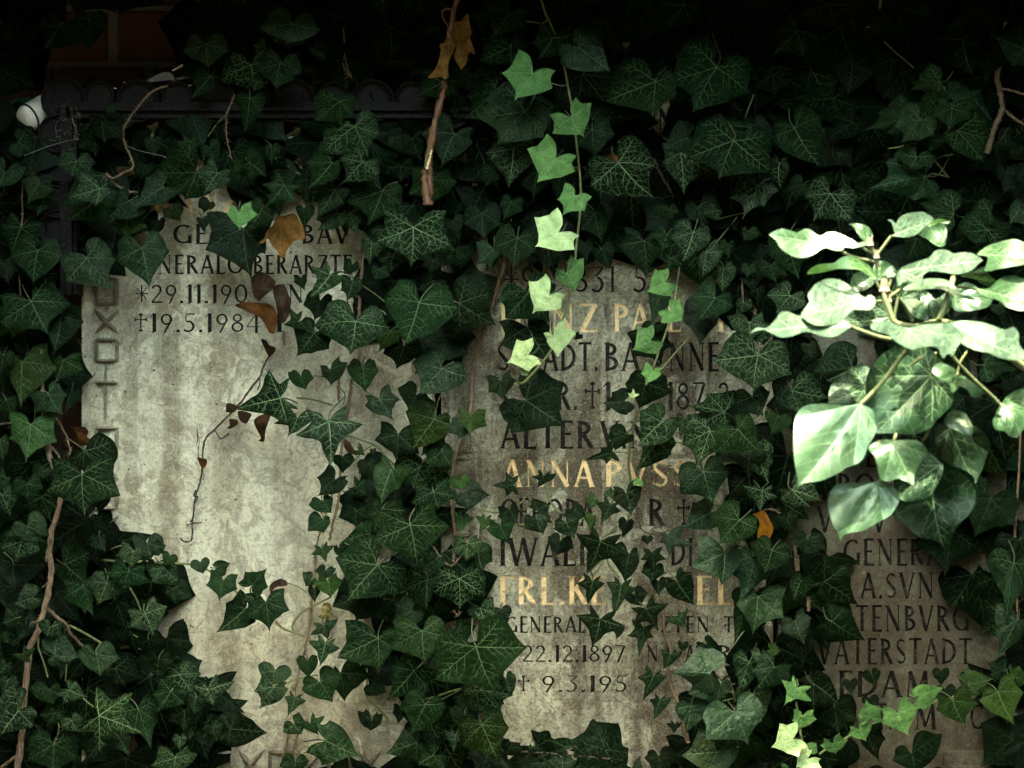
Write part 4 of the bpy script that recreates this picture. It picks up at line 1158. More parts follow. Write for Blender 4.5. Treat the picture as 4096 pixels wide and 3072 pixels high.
# vines: key -> (label, group, [ (polyline px, depth0, depth1, r0, r1, material) ], extra anchors)
B_, GS, DS = 'bark', 'green_stem', 'dry_stem'
VINES = {
 'A': ('dark ivy along the left edge, beside the black frame and the white cup', [([(70,520),(90,800),(75,1100),(110,1400),(95,1650)], -.02,-.02,.0018,.0018,B_)], []),
 'B': ('top left ivy with a silvery shining leaf, over the bricks', [(tp('a2','725,230 735,300 735,400 755,500 785,600'),-.02,-.03,.0022,.002,B_),(tp('a2','665,300 700,420 720,500 765,590'),-.02,-.03,.0018,.0016,B_)], [[(400,100),(1300,60)],[(900,250),(1300,260)]]),
 'C': ('ivy with bare curling twigs, over the gilded first line of the left tablet', [(tp('a1','1300,670 1190,715 1090,820 1000,940 965,1020 970,1110 1020,1220 1035,1310 960,1350 880,1390 825,1355'),-.055,-.045,.0028,.0034,B_),(tp('a1','835,1372 880,1420 980,1490 1085,1502'),-.045,-.02,.003,.0028,B_),(tp('a1','1830,740 1775,880 1765,1000 1780,1130 1815,1265'),-.055,-.05,.0022,.0016,B_),(tp('a1','1770,890 1700,960 1625,1065'),-.055,-.05,.0014,.0012,GS),(tp('a2','190,1230 240,1270 300,1310 385,1360'),-.02,-.02,.0040,.0036,B_)], [[(300,880),(1000,820)]]),
 'D': ('ivy on an upright brown stem, over the right end of the birth date line', [(tp('b2','885,400 875,600 862,750 855,950 845,1080 860,1300 800,1420'),-.012,-.012,.0044,.0040,B_),(tp('b2','885,770 960,820 1050,890'),-.014,-.03,.0016,.0014,GS),(tp('b2','950,980 1020,960 1060,990'),-.02,-.04,.0016,.0014,GS),(tp('b2','270,1120 265,1170 265,1230'),-.008,-.008,.0026,.0024,B_)], [[(1150,700),(1450,720)]]),
 'E': ('big glossy ivy on a pale slanting stem, left of the gilded HEINZ line', [(tp('b2','2080,215 2010,330 1990,560 1940,760 1890,920 1840,1100 1780,1270 1750,1420 1728,1650'),-.012,-.012,.0050,.0044,B_),(tp('b2','2147,1010 2040,1020 1925,1055'),-.05,-.05,.0016,.0014,GS),(tp('b3','-130,320 -60,550 -10,700'),-.03,-.02,.0018,.0014,GS)], [[(1700,900),(1650,1300)]]),
 'E2': ('broad-leaved ivy over the dark gap between tablets, left of the gilded ANNA line', [(tp('c2','1742,0 1718,300 1640,500 1590,720 1570,960 1595,1150 1600,1260 1590,1460'),-.012,-.016,.0044,.0036,B_),(tp('c2','1600,950 1700,1015 1830,1060 1960,1075 2050,1050'),-.03,-.03,.0024,.0016,GS),(tp('c2','1430,1340 1500,1440 1570,1490 1640,1420'),-.03,-.03,.0024,.002,B_),(tp('c2','1515,120 1470,200 1445,330'),-.02,-.05,.0012,.0012,GS)], [[(1650,1700),(1600,2300)]]),
 'D2': ('silvery veined star-leaved ivy on paired brown stems, right of the bare left stone', [(tp('c2','700,0 690,100 695,200'),-.012,-.012,.0030,.003,B_),(tp('c2','795,30 768,250 735,450 705,640 700,900 650,1150 620,1290'),-.012,-.014,.0040,.0030,B_),(tp('c2','650,880 600,1050 545,1230 510,1400 500,1480'),-.012,-.012,.0024,.002,B_),(tp('c2','365,180 450,185 560,210 640,235'),-.055,-.02,.0022,.0020,GS),(tp('c2','700,100 740,150 730,230'),-.02,-.02,.0018,.0016,GS),(tp('c2','750,470 850,500 990,560 1060,640 1130,700'),-.03,-.03,.0026,.002,GS),(tp('c2','970,540 880,600 800,680'),-.03,-.03,.0016,.0016,GS),(tp('b2','500,1470 560,1475 610,1470'),-.05,-.03,.0014,.0014,GS),(tp('b2','800,1530 900,1590 1010,1659'),-.02,-.04,.0016,.0014,GS)], []),
 'F': ('ivy with one spotted leaf on slanting brown stems, lower right of the left tablet', [(tp('d2','515,0 490,300 465,520 430,740 395,860 360,1000 350,1060'),-.014,-.014,.0030,.0026,B_),(tp('d2','480,350 470,450 450,640'),-.012,-.012,.0026,.0026,B_),(tp('d2','310,1350 290,1450 262,1580'),-.012,-.012,.0030,.003,B_),(tp('d2','375,1390 350,1480 318,1575'),-.012,-.012,.0026,.0026,B_),(tp('d2','440,290 370,240 290,215'),-.02,-.02,.0016,.0014,GS),(tp('d2','630,325 500,390 410,440 345,520 335,580 430,640'),-.02,-.02,.0024,.0024,GS),(tp('d2','200,515 260,570 340,600 430,635'),-.03,-.02,.0030,.0026,GS),(tp('d2','200,1040 280,1000 380,960 530,932'),-.035,-.02,.0020,.0018,GS),(tp('d2','370,1600 430,1540 475,1505 420,1490'),-.04,-.02,.0016,.0016,GS),(tp('d2','910,880 915,980 910,1100 990,1180 1080,1280'),-.02,-.02,.0022,.0028,GS)], [[(1330,2500),(1300,3072)]]),
 'G': ('ivy with two very large pale-veined leaves, left of the gilded FRL line', [(tp('d2','1590,430 1620,470 1640,440'),-.02,-.02,.002,.002,B_),(tp('d2','1370,1120 1450,1100 1540,1070 1650,1035'),-.02,-.03,.0018,.0018,GS),(tp('d2','1500,1120 1580,1080 1650,1040'),-.02,-.03,.0016,.0016,GS),(tp('d2','1390,440 1410,530 1420,560'),-.02,-.03,.0014,.0014,GS),(tp('d2','1110,360 1085,540 1040,610'),-.02,-.02,.002,.002,GS),(tp('d2','1670,1330 1640,1450 1600,1620'),-.015,-.015,.003,.003,B_)], [[(1700,2400),(1750,3000)],[(1550,2450),(1600,3000)]]),
 'H': ('long light green ivy tendril hanging down the middle to a curled tip', [([(2165,0),(2180,50),(2200,90),(2235,180),(2262,290),(2285,420),(2305,560),(2320,700),(2322,800),(2312,930),(2298,1050),(2283,1150),(2262,1240),(2235,1330),(2205,1400),(2160,1460),(2120,1505),(2095,1530),(2075,1532),(2066,1515)],-.075,-.135,.0022,.0030,GS),(tp('a3','520,660 480,670 400,650'),-.08,-.09,.0012,.0012,GS),(tp('a3','620,1290 600,1310 560,1300'),-.09,-.1,.0012,.0012,GS),(tp('a3','375,150 330,180 205,165'),-.08,-.07,.0014,.0012,GS),(tp('b3','430,930 460,970 480,1000'),-.11,-.12,.0014,.0012,GS)], []),
 'I': ('shorter light green ivy tendril, hanging right of the long curled one', [(tp('b3','1400,620 1385,750 1370,860 1330,1030 1290,1150 1250,1250 1210,1370 1180,1450 1140,1540'),-.07,-.11,.0022,.0026,GS),(tp('c3','1150,60 1110,130 1060,210'),-.10,-.10,.0030,.0034,GS),(tp('c3','1075,280 1040,400 1015,560 1005,700 1022,850'),-.05,-.04,.0034,.0030,GS),(tp('b3','1480,1170 1380,1280 1250,1430'),-.06,-.08,.0020,.0020,GS),(tp('c3','1010,440 980,445 970,450'),-.04,-.04,.001,.001,GS),(tp('c3','1000,610 950,605 880,600'),-.045,-.05,.0012,.0012,GS)], []),
 'J': ('small-leaved ivy runner crossing the middle tablet below the gilded ANNA line', [(tp('c3','190,690 190,870'),-.02,-.02,.0016,.0016,GS),(tp('c3','350,870 390,980 440,1050 480,1080'),-.035,-.035,.0024,.0022,GS),(tp('c3','115,1165 250,1170 440,1165'),-.03,-.03,.0026,.0022,GS),(tp('c3','210,940 160,1000 80,1040'),-.03,-.03,.0022,.002,GS),(tp('c3','620,1130 740,1080 860,1010'),-.04,-.04,.0018,.0016,GS),(tp('c3','860,1230 960,1150 1060,1100'),-.03,-.03,.002,.002,GS)], [[(2050,2050),(2480,2090)]]),
 'K': ('dark star-leaved ivy on a thin reddish stem, right of the 1897 date', [(tp('c3','1060,1000 1080,1150 1140,1230 1280,1255'),-.02,-.04,.0020,.0016,DS),(tp('d3','1270,400 1285,600 1330,720 1300,860 1340,1020 1400,1180 1430,1300 1470,1460'),-.015,-.015,.0038,.0046,B_),(tp('d3','830,20 860,90 930,170'),-.03,-.03,.0026,.002,GS),(tp('d3','1250,880 1210,920'),-.03,-.03,.001,.001,GS),(tp('d3','820,10 770,100 700,200'),-.03,-.035,.0014,.0014,GS),(tp('d3','980,570 890,580 830,560'),-.03,-.03,.0014,.0014,GS),(tp('d3','1290,90 1340,150 1380,200'),-.03,-.03,.0012,.0012,GS)], [[(2380,2200),(2600,2600)]]),
 'L': ('mid green ivy over the right ends of the gilded HEINZ and ANNA lines', [(tp('b3','1895,250 1890,430 1888,600 1895,900'),-.012,-.012,.0028,.0026,B_),(tp('b3','1640,480 1730,380 1850,230'),-.04,-.03,.0018,.0016,GS),(tp('b3','1700,250 1800,220 1900,200'),-.04,-.03,.0014,.0014,GS),(tp('b3','1990,950 2000,1080'),-.012,-.012,.004,.004,B_),(tp('c3','1340,525 1430,530 1480,540'),-.04,-.03,.0018,.0016,GS),(tp('c3','1870,410 1950,350 2010,325'),-.05,-.03,.0014,.0014,GS),(tp('c3','1600,1000 1740,1010 1745,800'),-.03,-.03,.0012,.0012,GS)], [[(2750,1000),(2900,1400)],[(2800,1700),(2850,2000)]]),
 'M': ('large-leaved ivy around the bright orange leaf', [(tp('c4','60,1090 130,1050 200,1060 250,1110'),-.03,-.03,.0022,.002,B_),(tp('c4','350,1330 360,1480 365,1640'),-.02,-.02,.004,.004,B_),(tp('c4','200,1040 210,1200'),-.015,-.015,.003,.003,B_)], [[(3000,1900),(3050,2300)]]),
 'N': ('broad-leaved ivy heaped at the lower right corner of the middle tablet', [(tp('d3','1740,1010 1790,1060 1850,1085'),-.04,-.02,.002,.002,GS),(tp('d3','1760,1015 1850,1000'),-.03,-.02,.0014,.0014,GS),(tp('d3','1850,1500 1900,1470 1990,1450'),-.03,-.02,.0016,.0016,GS),(tp('d3','1740,1135 1850,1110'),-.03,-.02,.0014,.0014,GS)], [[(2850,2600),(3000,3000)]]),
 'O': ('dark ivy lapping over the left ends of the VATERSTADT line', [(tp('d4','365,0 370,120'),-.02,-.02,.005,.005,B_),(tp('d4','455,330 455,430'),-.02,-.02,.004,.004,B_)], [[(3250,2450),(3280,2900)]]),
 'P': ('light green ivy shoot rising upright from the bottom edge, lower right', [(tp('d4','360,1140 375,1250 395,1380 415,1520 420,1659'),-.07,-.08,.0026,.0028,GS)], []),
 'Q': ('light green ivy shoot running level across the foot of the right tablet', [(tp('d4','1640,1090 1520,1120 1400,1155 1260,1210 1160,1250 1020,1290 940,1320 850,1370 740,1430 640,1480 540,1550'),-.07,-.09,.0030,.0024,GS),(tp('d4','940,1250 960,1290 1020,1285'),-.08,-.08,.0014,.0014,GS)], [[(3850,2750),(4096,2720)]]),
 'R': ('dark ivy at the right edge, below the big bright leaves', [([(4060,1300),(4080,1700),(4060,2200),(4080,2600)],-.02,-.02,.003,.003,B_)], [[(3800,1700),(3900,2600)],[(3900,3000),(4090,3000)]]),
 'S': ('gnarled bare woody ivy stem forking down the upper right edge', [(tp('a4','2000,180 1975,420 1930,600 1960,760 1970,860 1930,950 1895,1040 1850,1200'),-.02,-.03,.0062,.0068,B_),(tp('a4','1990,860 2060,920 2150,980'),-.03,-.04,.0036,.003,B_),(tp('a4','1960,690 2050,710 2150,740'),-.03,-.04,.003,.0026,B_),(tp('a4','1020,0 1015,130 1018,260'),-.02,-.02,.0032,.003,B_),(tp('a4','1160,105 1060,180 900,215'),-.02,-.02,.0024,.002,B_)], []),
 'T': ('bushy mid green ivy just above the bright sunlit branch', [(tp('a4','1545,1380 1440,1250 1370,1170 1320,1110 1420,960 1560,860 1550,760 1480,640'),-.07,-.10,.0026,.0020,GS),(tp('a4','1075,1160 1150,1150 1230,1130 1300,1120'),-.11,-.10,.0016,.0018,GS),(tp('a4','1370,1380 1430,1355 1500,1370 1555,1385'),-.08,-.07,.0016,.0016,GS),(tp('a4','1435,1250 1500,1220 1590,1205'),-.09,-.08,.0014,.0014,GS)], [[(3500,800),(4000,900)]]),
 'U': ('large dark ivy leaves between the brown stick and the long light green tendril', [([(1980,0),(1990,200),(2010,400),(1990,700)],-.02,-.02,.0024,.002,B_)], [[(1800,500),(1850,800)],[(2100,200),(2150,700)]]),
 'V': ('broad-leaved shaded ivy at the top, right of the long light green tendril', [(tp('a3','1200,1240 1250,1350 1310,1450 1360,1560'),-.02,-.02,.003,.003,DS),(tp('a3','1980,740 1920,900 1850,1090'),-.05,-.06,.0018,.0018,GS)], [[(2500,100),(2600,800)],[(2900,150),(2850,700)],[(2400,900),(2600,900)]]),
 'W': ('barely lit black-green ivy in the top right corner', [(tp('a4','1020,300 1150,420 1280,530'),-.02,-.02,.0016,.0016,GS)], [[(3250,50),(3300,400)],[(3650,50),(3600,250)],[(3250,600),(3250,1000)]]),
 'X': ('ivy on the stout grey woody stem climbing the lower left corner', [([(172,1400),(165,1540)] + tp('c1','375,560 430,740 480,900 440,1100 400,1250 378,1450') + tp('d1','385,0 400,150 350,400 300,580 235,720 210,950 180,1200 170,1400 135,1680'),-.065,-.075,.0058,.0078,B_),(tp('d1','365,410 430,470 520,540 560,620 690,745'),-.065,-.04,.0042,.003,B_),(tp('d1','540,545 650,600 810,700 940,830 1025,925'),-.07,-.06,.0028,.0024,GS),(tp('d1','135,1560 60,1620 -20,1670'),-.03,-.03,.0036,.003,B_),(tp('d1','300,640 300,720 340,830 375,950'),-.045,-.05,.0022,.0018,GS),(tp('d1','215,540 260,525 310,510'),-.04,-.035,.003,.003,B_),(tp('c1','410,300 480,400 540,550 545,650'),-.03,-.03,.0026,.0022,B_),(tp('c1','400,560 450,620 490,690'),-.03,-.03,.0024,.002,B_),(tp('c1','260,520 272,300 275,180'),-.03,-.04,.0014,.0014,GS),(tp('c1','0,385 60,375 130,385'),-.02,-.02,.0018,.0018,B_),(tp('c1','140,715 210,715 280,720'),-.02,-.02,.002,.002,B_),(tp('d1','440,1440 460,1350 450,1280'),-.04,-.04,.0016,.0016,GS),(tp('d1','520,850 515,920 510,980'),-.04,-.04,.0014,.0014,GS),(tp('d1','650,1115 690,1150 730,1180'),-.05,-.06,.0016,.0016,GS),(tp('d1','330,250 350,230 375,205'),-.06,-.04,.0014,.0014,GS)], []),
 'Y': ('dark ivy bank over the lower left corner of the left tablet', [(tp('d1','1040,620 1080,640 1120,660'),-.02,-.02,.0014,.0014,GS),(tp('d1','1010,250 1060,330 1100,430'),-.02,-.04,.0022,.0018,GS)], [[(450,2350),(800,2800)],[(400,2900),(950,3000)]]),
 'Z': ('slender ivy runner with heart-shaped leaves, right across the foot of the left tablet', [(tp('c1','830,1375 900,1345 960,1330'),-.02,-.03,.002,.0018,GS),(tp('d1','730,25 900,45 1100,48 1250,55 1380,62 1490,68 1560,85 1620,112 1680,155 1760,215 1830,270 1925,342'),-.02,-.03,.0030,.0026,GS),(tp('d1','1975,235 1965,280 1955,330'),-.03,-.03,.0014,.0014,GS)], []),
 'ZZ': ('blackish ivy tips reaching over the carved border at the foot of the left tablet', [(tp('d1','1520,1330 1540,1380 1530,1440'),-.02,-.02,.0018,.0018,DS),(tp('d1','1550,1345 1590,1335 1640,1335'),-.02,-.03,.0014,.0014,DS),(tp('d1','1740,1365 1790,1358'),-.02,-.03,.0014,.0014,DS),(tp('d1','1530,1115 1570,1080 1620,1045'),-.03,-.03,.0018,.0016,GS)], [[(900,2850),(1050,2950)]]),
 'BB': ('small upright ivy leaves along the bottom edge, under the 9.3. date', [(tp('d3','20,1520 300,1540 600,1560 950,1600'),-.03,-.03,.002,.002,DS)], []),
}
VR = {}; ANCH = []
for key, (label, stems, extra) in VINES.items():
    r = thing('ivy_vine', label, 'ivy', 'ivy vines climbing over the grave tablets'); VR[key] = r
    for (P, d0, d1, r0, r1, mt) in stems:
        n = len(P); C = catmull([px(x, y, d0 + (d1-d0)*i/(n-1)) for i, (x, y) in enumerate(P)], 5)
        w = .0009 if mt != GS else .0003
        C = [(c[0]+random.uniform(-w,w), c[1]+random.uniform(-w,w), c[2]) for c in C]
        q_ = .5 if key in ('C','B') else .62; mb = MB(); mb.tube(C, r0*q_, r1*q_, 8, .14 if mt != GS else .04)
        if mt == B_:                      # short aerial roots on the woody stems
            for _k in range(len(C)*2):
                c = Vector(random.choice(C)); q = Vector((random.uniform(-1,1), random.uniform(-.6,.5), random.uniform(-.7,.7))).normalized()
                mb.tube([c, c+q*random.uniform(.003,.008)], .0004, .0002, 3)
        mb.build('stem', M[mt], r)
        ANCH += [(key, np.array(a), np.array(b)) for a, b in zip(P[:-1], P[1:])]
    for P in extra: ANCH += [(key, np.array(a), np.array(b)) for a, b in zip(P[:-1], P[1:])]
def seg_d(p, a, b):
    ab = b-a; t = max(0, min(1, float((p-a).dot(ab)/(ab.dot(ab)+1e-9)))); return float(np.hypot(*(p-a-ab*t)))
YOUNG = {'H','I','P','Q'}
def nearest(p, tone):
    best = None
    for k, a, b in ANCH:
        if (tone == 'y') != (k in YOUNG) and not (tone == 'o' and k == 'Q'): continue
        d = seg_d(p, a, b)
        if best is None or d < best[0]: best = (d, k)
    return best[1]

# ------------------------------------------------------------ the leaves one can see, read off the photograph
cur = None; seen = []
for line in DATA.split('\n'):
    w = line.split()
    if not w: continue
    if len(w) == 1: cur = w[0]; continue
    q = tile(cur, [tuple(map(float, s.split(','))) for s in w[:4]]); f = w[4]
    lay = int(f[1]); tone = f[2]; key = nearest(np.array(q[0]), tone)
    seen.append((lay, key, q, f[0], tone))
TILT = {'g': (None, 1)}
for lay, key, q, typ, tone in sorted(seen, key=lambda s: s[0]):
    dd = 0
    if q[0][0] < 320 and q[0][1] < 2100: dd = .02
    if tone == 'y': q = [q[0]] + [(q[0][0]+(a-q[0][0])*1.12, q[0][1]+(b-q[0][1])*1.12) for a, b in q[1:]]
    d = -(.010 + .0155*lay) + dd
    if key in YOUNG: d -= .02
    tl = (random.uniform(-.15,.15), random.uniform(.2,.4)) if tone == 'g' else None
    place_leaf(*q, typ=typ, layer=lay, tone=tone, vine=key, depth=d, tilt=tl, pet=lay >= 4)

# ------------------------------------------------------------ leaves filling the depth behind them, coloured darker to paint the shaded gaps
OPEN = [
 [(330,1150),(460,1170),(480,1050),(600,1060),(600,840),(640,740),(960,740),(1000,840),(860,880),(820,1000),(960,1100),(1010,1300),(1080,1400),(1180,1440),(1300,1420),(1340,1520),(1450,1380),(1650,1380),(1760,1460),(1960,1250),(1990,1090),(2480,1080),(2650,1160),(2930,1160),(2990,1400),(2950,1650),(2700,1700),(2760,1900),(2800,2100),(2960,2200),(2980,2550),(3100,2650),(2940,2700),(2700,2780),(2640,2990),(2450,2990),(2020,2950),(1960,2850),(1880,2480),(1800,2250),(1730,1800),(1560,1880),(1420,2150),(1350,2500),(1500,2750),(1540,3000),(1250,3000),(1230,2650),(1130,2760),(1080,2900),(940,2960),(900,2650),(700,2580),(640,2400),(740,2340),(620,2200),(420,2160),(380,2060),(480,2000),(430,1830),(330,1720)],
 [(3260,1880),(3500,1840),(3560,2080),(3780,2200),(3870,2400),(3900,2700),(3790,2800),(3720,2960),(3560,3000),(3430,2850),(3230,2740),(3220,2600),(3440,2420),(3390,2230),(3280,2150)],
 [(580,860),(960,860),(1200,900),(1480,900),(1560,1200),(1300,1420),(560,1400)], [(1930,1120),(2350,1050),(2900,1120),(3000,1500),(2900,2200),(3060,2700),(1950,2800)], [(740,2480),(1250,2400),(1240,3072),(860,3072),(960,2880),(840,2700)], [(1230,2400),(1420,2400),(1540,2700),(1600,3072),(1230,3072)], [(1250,1850),(1520,1850),(1560,2500),(1560,2880),(1250,2900)], [(2560,380),(2780,380),(2760,560),(2620,620)], [(200,30),(760,20),(760,330),(200,300)], [(0,360),(200,360),(200,540),(0,540)],
 [(200,320),(960,320),(960,430),(300,450),(300,700),(180,720)], [(1400,250),(1760,250),(1760,440),(1400,440)], [(3500,2900),(3950,2850),(3950,3072),(3500,3072)]]
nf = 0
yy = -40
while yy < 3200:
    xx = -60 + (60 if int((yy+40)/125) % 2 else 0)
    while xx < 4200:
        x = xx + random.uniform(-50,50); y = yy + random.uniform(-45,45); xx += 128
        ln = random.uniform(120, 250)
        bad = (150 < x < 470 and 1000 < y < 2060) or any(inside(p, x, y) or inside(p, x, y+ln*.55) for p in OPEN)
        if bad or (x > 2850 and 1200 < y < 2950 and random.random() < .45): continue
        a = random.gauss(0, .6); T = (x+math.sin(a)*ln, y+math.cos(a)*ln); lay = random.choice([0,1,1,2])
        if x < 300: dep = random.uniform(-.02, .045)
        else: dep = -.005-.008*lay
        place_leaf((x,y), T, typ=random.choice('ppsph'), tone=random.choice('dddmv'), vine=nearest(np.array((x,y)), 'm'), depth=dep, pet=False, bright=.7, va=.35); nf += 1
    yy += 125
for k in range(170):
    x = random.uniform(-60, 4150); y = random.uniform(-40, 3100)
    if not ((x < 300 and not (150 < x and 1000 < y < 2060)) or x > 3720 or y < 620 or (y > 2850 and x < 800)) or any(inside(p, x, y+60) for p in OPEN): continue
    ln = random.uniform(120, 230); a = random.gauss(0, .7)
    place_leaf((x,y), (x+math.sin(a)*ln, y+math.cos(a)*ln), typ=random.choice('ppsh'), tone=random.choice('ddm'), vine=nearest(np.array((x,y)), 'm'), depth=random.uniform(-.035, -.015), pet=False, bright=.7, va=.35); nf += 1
for key, o, J, d0 in LEAVES: o.parent = VR[key]
from collections import Counter
print('LEAVES', len(seen), 'fill', nf, dict(Counter(k for k, *_ in LEAVES)))

# ------------------------------------------------------------ free-form leaves: the foreground branch and the withered leaves
def free_leaf(name, pts, J, T, parent, d0, gy, tone=(.10,.19,.07), a=.5, gx=0.0, wave=.05, fold=0.0, m='leaf', fade=1.0, curl=0.0, quadratic=0.0):
    J = np.array(J, float); T = np.array(T, float); sc = math.hypot(*(T-J)); sc = max(sc, 40.0)
    P = [((x-J[0])/sc, (y-J[1])/sc, 1 if math.hypot(x-T[0], y-T[1]) < 6 else 0) for x, y in pts]
    poly = smooth_outline(P, n=3); t = (T-J)/sc; at = math.atan2(t[1], t[0]); mains = [(t[0]*.97, t[1]*.97, 1.0)]
    r = random.Random(len(pts)*7+int(J[0]))
    for dg, im in ((38,.7),(-38,.7),(80,.6),(-80,.6),(125,.4),(-125,.4)):
        an = at+math.radians(dg+r.uniform(-8,8)); u = (math.cos(an), math.sin(an)); R_ = ray(poly, (0.0001,0.0001), u)
        if R_ > .12: mains.append((u[0]*R_*.95, u[1]*R_*.95, im))
    V2, F, vv = blade(poly, vein_net(poly, (0,0), mains, 1.0, r), .10)
    me = leafmesh(name, V2, F, vv); me.materials.clear(); me.materials.append(M[m])
    o2 = V2*sc + J; size = sc*W/4096; k0 = (D+d0)/D
    X = V2[:,0]*t[1]-V2[:,1]*t[0]; Y = V2[:,0]*t[0]+V2[:,1]*t[1]; ph = r.uniform(0,6)
    h = -(gx*V2[:,0]+gy*V2[:,1]) + fold*np.abs(X) + wave*np.sin(X*7+ph)*np.hypot(X,Y) + wave*.7*np.sin(Y*6+ph*2) + curl*np.cos(X*9) + quadratic*Y*Y
    bul = np.full(len(V2), 9.0)
    for (tx, ty, _i) in mains:
        q = np.clip((V2[:,0]*tx+V2[:,1]*ty)/(tx*tx+ty*ty), 0, 1); bul = np.minimum(bul, np.hypot(V2[:,0]-q*tx, V2[:,1]-q*ty))
    h -= .22*np.clip(bul, 0, .12)
    dep = d0 + h*size*k0; k = (D+dep)/D*W/4096; org = np.array(px(J[0], J[1], d0))
    me.vertices.foreach_set('co', (np.c_[(o2[:,0]-2048)*k, dep, ZC+(1536-o2[:,1])*k]-org).ravel()); me.update()
    o = bpy.data.objects.new(name, me); COL.objects.link(o); o.location = org; o.color = (*tone, a); o.parent = parent; return o
FG = thing('ivy_branch', 'large bright sunlit ivy branch reaching in from the right, before the right tablet', 'ivy branch')
FD = -.44
def F_(t, s, J, T, d, gy, tone='f', **kw):
    kw.setdefault('wave', .07); kw.setdefault('a', .7)
    tn = {'f': (.020,.048,.020), 'F': (.033,.058,.040), 'm': (.008,.026,.009), 'k': (.003,.012,.004), 'g': (.007,.020,.009), 'l': (.022,.062,.010)}[tone]  # sun and shade put into the tones: f, F sunlit, g shaded
    q = tile(t, [J, T]); free_leaf('leaf', tp(t, s), q[0], q[1], FG, FD+d, gy, tn, **{'m': 'sheen' if tone == 'F' else 'gloss', **kw})
F_('b4','148,370 180,345 250,322 310,335 370,350 430,322 470,330 510,360 555,375 600,355 650,347 710,365 800,410 840,432 900,415 950,408 930,440 870,460 800,472 740,462 720,490 660,490 600,470 560,480 500,520 430,545 370,548 300,520 240,475 200,410',(715,478),(148,370),0,.9,wave=.07)
F_('b4','765,287 820,280 900,295 945,330 957,380 950,415 900,415 860,390 830,340 800,300',(925,418),(765,287),.02,.7)
F_('b4','1105,375 1130,360 1120,320 1105,275 1075,252 1110,255 1140,280 1165,240 1220,205 1340,190 1400,215 1440,250 1400,280 1350,320 1300,365 1230,388 1160,385',(1108,374),(1440,250),.0,.8,'F')
F_('b4','1380,300 1440,255 1500,245 1570,262 1540,280 1470,280 1420,300',(1390,295),(1570,262),.03,.5,'l')
F_('b4','1310,360 1400,290 1470,285 1520,290 1538,340 1530,410 1520,455 1480,465 1430,440 1380,400',(1490,460),(1400,289),.05,.3,'f',a=.9)
F_('b4','445,675 470,635 540,600 650,590 700,555 760,533 830,540 880,575 930,610 970,660 985,715 960,715 900,670 840,640 760,635 680,635 600,655 520,670',(980,712),(445,675),-.02,.5,'l',wave=.09)
F_('b4','960,640 980,590 1030,573 1090,590 1130,630 1165,665 1120,700 1070,710 1030,715 1000,725 970,690',(1003,718),(1100,600),.01,.5,'f')
F_('b4','785,760 800,690 850,660 920,665 965,720 960,760 900,800 840,815 800,780',(960,690),(800,790),.05,.4,'g')
F_('b4','1820,570 1780,535 1720,510 1640,508 1590,515 1540,490 1480,485 1440,500 1400,545 1330,570 1240,600 1180,630 1150,670 1145,720 1160,770 1200,740 1260,735 1300,760 1340,775 1360,740 1350,690 1400,655 1500,660 1600,678 1680,665 1740,640 1790,590',(1175,655),(1820,570),-.03,1.2,'F',wave=.05)
F_('b4','1195,795 1240,755 1300,735 1380,712 1470,710 1540,725 1600,770 1640,830 1720,850 1790,888 1720,880 1650,860 1600,835 1520,800 1420,790 1330,800 1260,800',(1198,793),(1790,888),.0,1.0,'f')
F_('b4','450,840 480,790 530,740 610,712 700,720 770,760 830,810 890,855 940,838 975,865 978,905 940,955 870,955 800,960 740,1020 680,1060 560,1080 470,1060 400,1000 430,940 465,890',(900,868),(430,1000),-.02,.9,'F',wave=.06)
F_('b4','0,1140 50,1095 130,1095 200,1030 240,975 300,970 370,1000 440,990 560,1000 700,1020 770,1060 790,1085 740,1120 660,1165 560,1160 440,1125 330,1160 240,1170 170,1140 110,1110 50,1120',(783,1085),(0,1140),-.05,1.3,'F',wave=.05)
F_('b4','945,1070 1000,1045 1080,1050 1150,1070 1240,1095 1330,1075 1450,1065 1550,1060 1620,1100 1655,1160 1650,1200 1610,1260 1590,1305 1540,1300 1510,1335 1490,1310 1470,1255 1400,1240 1330,1250 1270,1265 1200,1240 1130,1195 1080,1150 1010,1130 950,1105',(1235,1100),(1510,1335),-.07,1.0,'F')
F_('b4','1560,1060 1650,1040 1800,1050 1900,1080 1990,1110 2060,1090 2100,1150 2100,1220 2150,1290 2180,1345 2050,1345 1950,1330 1860,1290 1760,1270 1690,1240 1650,1210 1660,1160 1620,1100',(1590,1068),(2180,1345),-.05,1.0,'F')
F_('b4','1770,790 1850,790 1900,760 1950,710 2040,685 2100,700 2150,730 2190,900 2139,958 2080,955 2000,930 1940,880 1860,860 1800,830',(1778,793),(2190,900),-.02,.7,'f')
F_('b4','1770,520 1850,460 1930,430 2050,403 2120,420 2180,450 2220,560 2139,600 2050,615 1950,635 1850,655 1830,640 1850,590 1850,540',(1780,522),(2220,560),.0,.8,'f')
F_('b4','730,1050 780,960 870,955 950,900 1010,840 1090,880 1120,960 1150,1030 1100,1060 950,1075 850,1090',(1110,1010),(730,1050),.05,.3,'g',a=1)
F_('b4','1170,880 1240,865 1310,875 1350,930 1390,1000 1400,1045 1330,1030 1250,990 1200,940',(1172,882),(1400,1045),.03,.5,'f')
F_('b4','1330,830 1390,815 1450,870 1540,820 1580,900 1540,980 1450,1040 1390,990 1340,920',(1380,840),(1450,1040),.08,.3,'g',a=.9)
F_('b4','1600,960 1560,880 1600,780 1700,740 1790,790 1900,870 1860,930 1750,960 1680,965',(1600,850),(1900,880),.09,.3,'m')
F_('b4','1640,690 1740,650 1830,615 1870,680 1940,745 1900,780 1820,760 1740,710',(1650,690),(1940,745),.04,-.3,'m')
